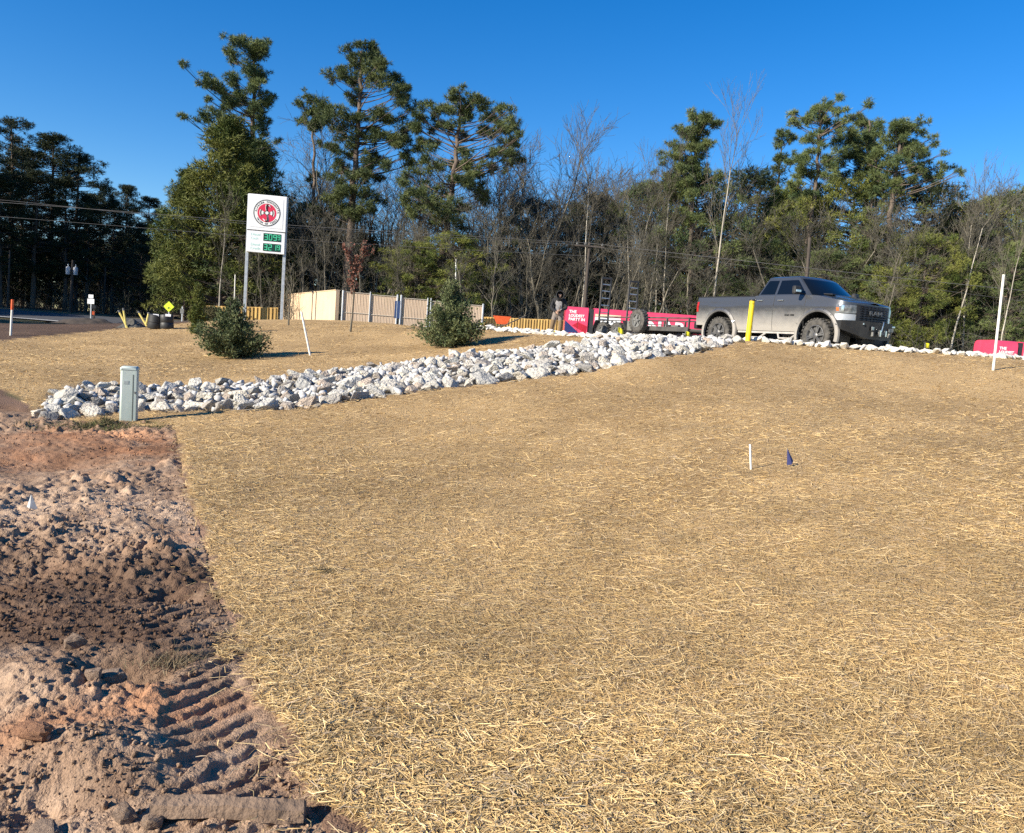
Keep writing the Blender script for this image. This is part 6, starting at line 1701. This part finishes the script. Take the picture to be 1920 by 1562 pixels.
# ------------------------------------------------------------------ roadside things on the left
def rsign(px, d, top_py, label, panels, name='road_sign', cat='road sign', h=None):
    b = onground(px, d); t = at(px + 3, top_py, d); H = h or t.z - b.z
    root = empty(name, b, 0, label, cat); MB().box((0, 0, H / 2), (.06, .05, H)).build('post', M_GALV, root)
    for (kind, w, hh, z, mat) in panels:
        m_ = MB()
        if kind == 'rect': m_.box((0, -.04, H + z), (w, .012, hh))
        else: m_.prism([(0, H + z - hh / 2), (w / 2, H + z), (0, H + z + hh / 2), (-w / 2, H + z)], -.046, -.034)
        m_.build('panel', mat, root)
    return root
M_LIME = pmat('fluorescent_lime', (.62, .80, .02), (.55, .72, .02), 3, .5)
rsign(170, 50, 553, 'post with two stacked white road signs beside the road', [('rect', .30, .22, -.1, M_SIGNW), ('rect', .42, .30, -.40, M_SIGNW)])
ds = rsign(316, 47, 568, 'fluorescent yellow-green diamond road sign near the bushy conifer', [('diamond', .62, .62, -.22, M_LIME)])
MB().tube([(-.06, -.052, .92), (.0, -.052, .98), (.07, -.052, .94)], .025, 5).build('symbol', M_BLACK, ds)
rsign(341, 45, 575, 'grey sign post turned away beside the yellow-green diamond', [('rect', .2, .26, -.25, M_GREYSTEEL)])
mb = onground(176, 49); mbx = empty('mailbox', mb, .3, 'dark mailbox on a post by the stacked white signs', 'mailbox')
MB().box((0, 0, .45), (.09, .09, .9)).build('post', M_POLE, mbx)
MB().prism([(-.12, .9), (.12, .9), (.12, 1.03), (.07, 1.11), (-.07, 1.11), (-.12, 1.03)], -.25, .25).build('box', M_BLACK, mbx)
MB().box((.0, -.27, .62), (.13, .02, .2)).build('marker', M_ORANGE, mbx)
M_YPOST = pmat('pale_yellow_post', (.72, .60, .18), (.62, .5, .14), 4, .6)
for (px, py, a, b, lab) in [(237, 611, 222, 582, 'yellow post with a grey tip leaning left from the debris'), (236, 609, 231, 578, 'slim yellow post standing beside the one with a grey tip'), (272, 606, 259, 584, 'pale yellow post leaning left of the black drums'), (275, 604, 279, 586, 'short yellow post leaning towards the black drums')]:
    bb = at(px, py, 32); tt = at(a, b, 32); root = empty('marker_post', bb, 0, lab, 'post')
    vv = tt - bb; MB().tube([-vv * .25, vv], .04, 8).build('shaft', M_YPOST, root, True); MB().tube([vv * .86, vv * 1.01], .043, 8).build('tip', M_GREYSTEEL, root)
# black drums and dark debris
for (px, w, lab) in [(290, .62, 'black plastic drum tipped beside the debris heap'), (313, .56, 'black plastic drum with a white tag next to another')]:
    b = onground(px, 31.3); root = empty('plastic_drum', b, 0, lab, 'drum')
    m_ = MB(); prof = [(.001, 0), (w * .46, .0), (w * .5, .05), (w * .5, .35), (w * .47, .38), (w * .5, .41), (w * .5, .78), (w * .44, .84), (w * .2, .87), (.001, .86)]; m_.lathe(prof, 18, 'Z'); m_.xf(Matrix.Rotation(.12 if px < 300 else -.06, 4, 'Y') @ Matrix.Diagonal((.9, .9, .66, 1)))
    m_.build('shell', M_BLACK, root, True)
    MB().box((w * .2, -w * .35, .53), (.2, .02, .10), (-.5, 0, .3)).build('tag', M_WHITE, root)
def heap(px, d, w, h, seed, label, mat):
    b = onground(px, d); n_ = 34; r_ = np.random.default_rng(seed); xs_ = np.linspace(-1, 1, n_); Xh, Yh = np.meshgrid(xs_, xs_)
    rr_ = np.hypot(Xh, Yh); z = np.maximum(0, 1 - rr_ ** 1.6) * (1 + 1.4 * fbm(Xh * 2.4 + seed, Yh * 2.4, 4, seed)) + .25 * fbm(Xh * 7, Yh * 7, 3, seed + 4)
    V_ = np.stack([Xh * w, Yh * w * .7, z * h - .06], -1).reshape(-1, 3); ix = np.arange(n_ * n_).reshape(n_, n_)
    F_ = np.stack([ix[:-1, :-1], ix[:-1, 1:], ix[1:, 1:], ix[1:, :-1]], -1).reshape(-1, 4)
    o = obj('debris_heap', np_mesh('debris_heap', V_, F_), mat, None, b); tag(o, label, 'heap')
heap(250, 32.4, .62, .28, 7, 'low grey heap of broken debris left of the black drums', pmat('grey_debris', (.10, .095, .085), (.05, .05, .045), 9, .95, .8, 30))
heap(170, 38, 1.6, .35, 8, 'long low dark heap of turned earth beside the road', pmat('dark_earth', (.06, .045, .035), (.035, .028, .022), 5, .95, .8, 20))
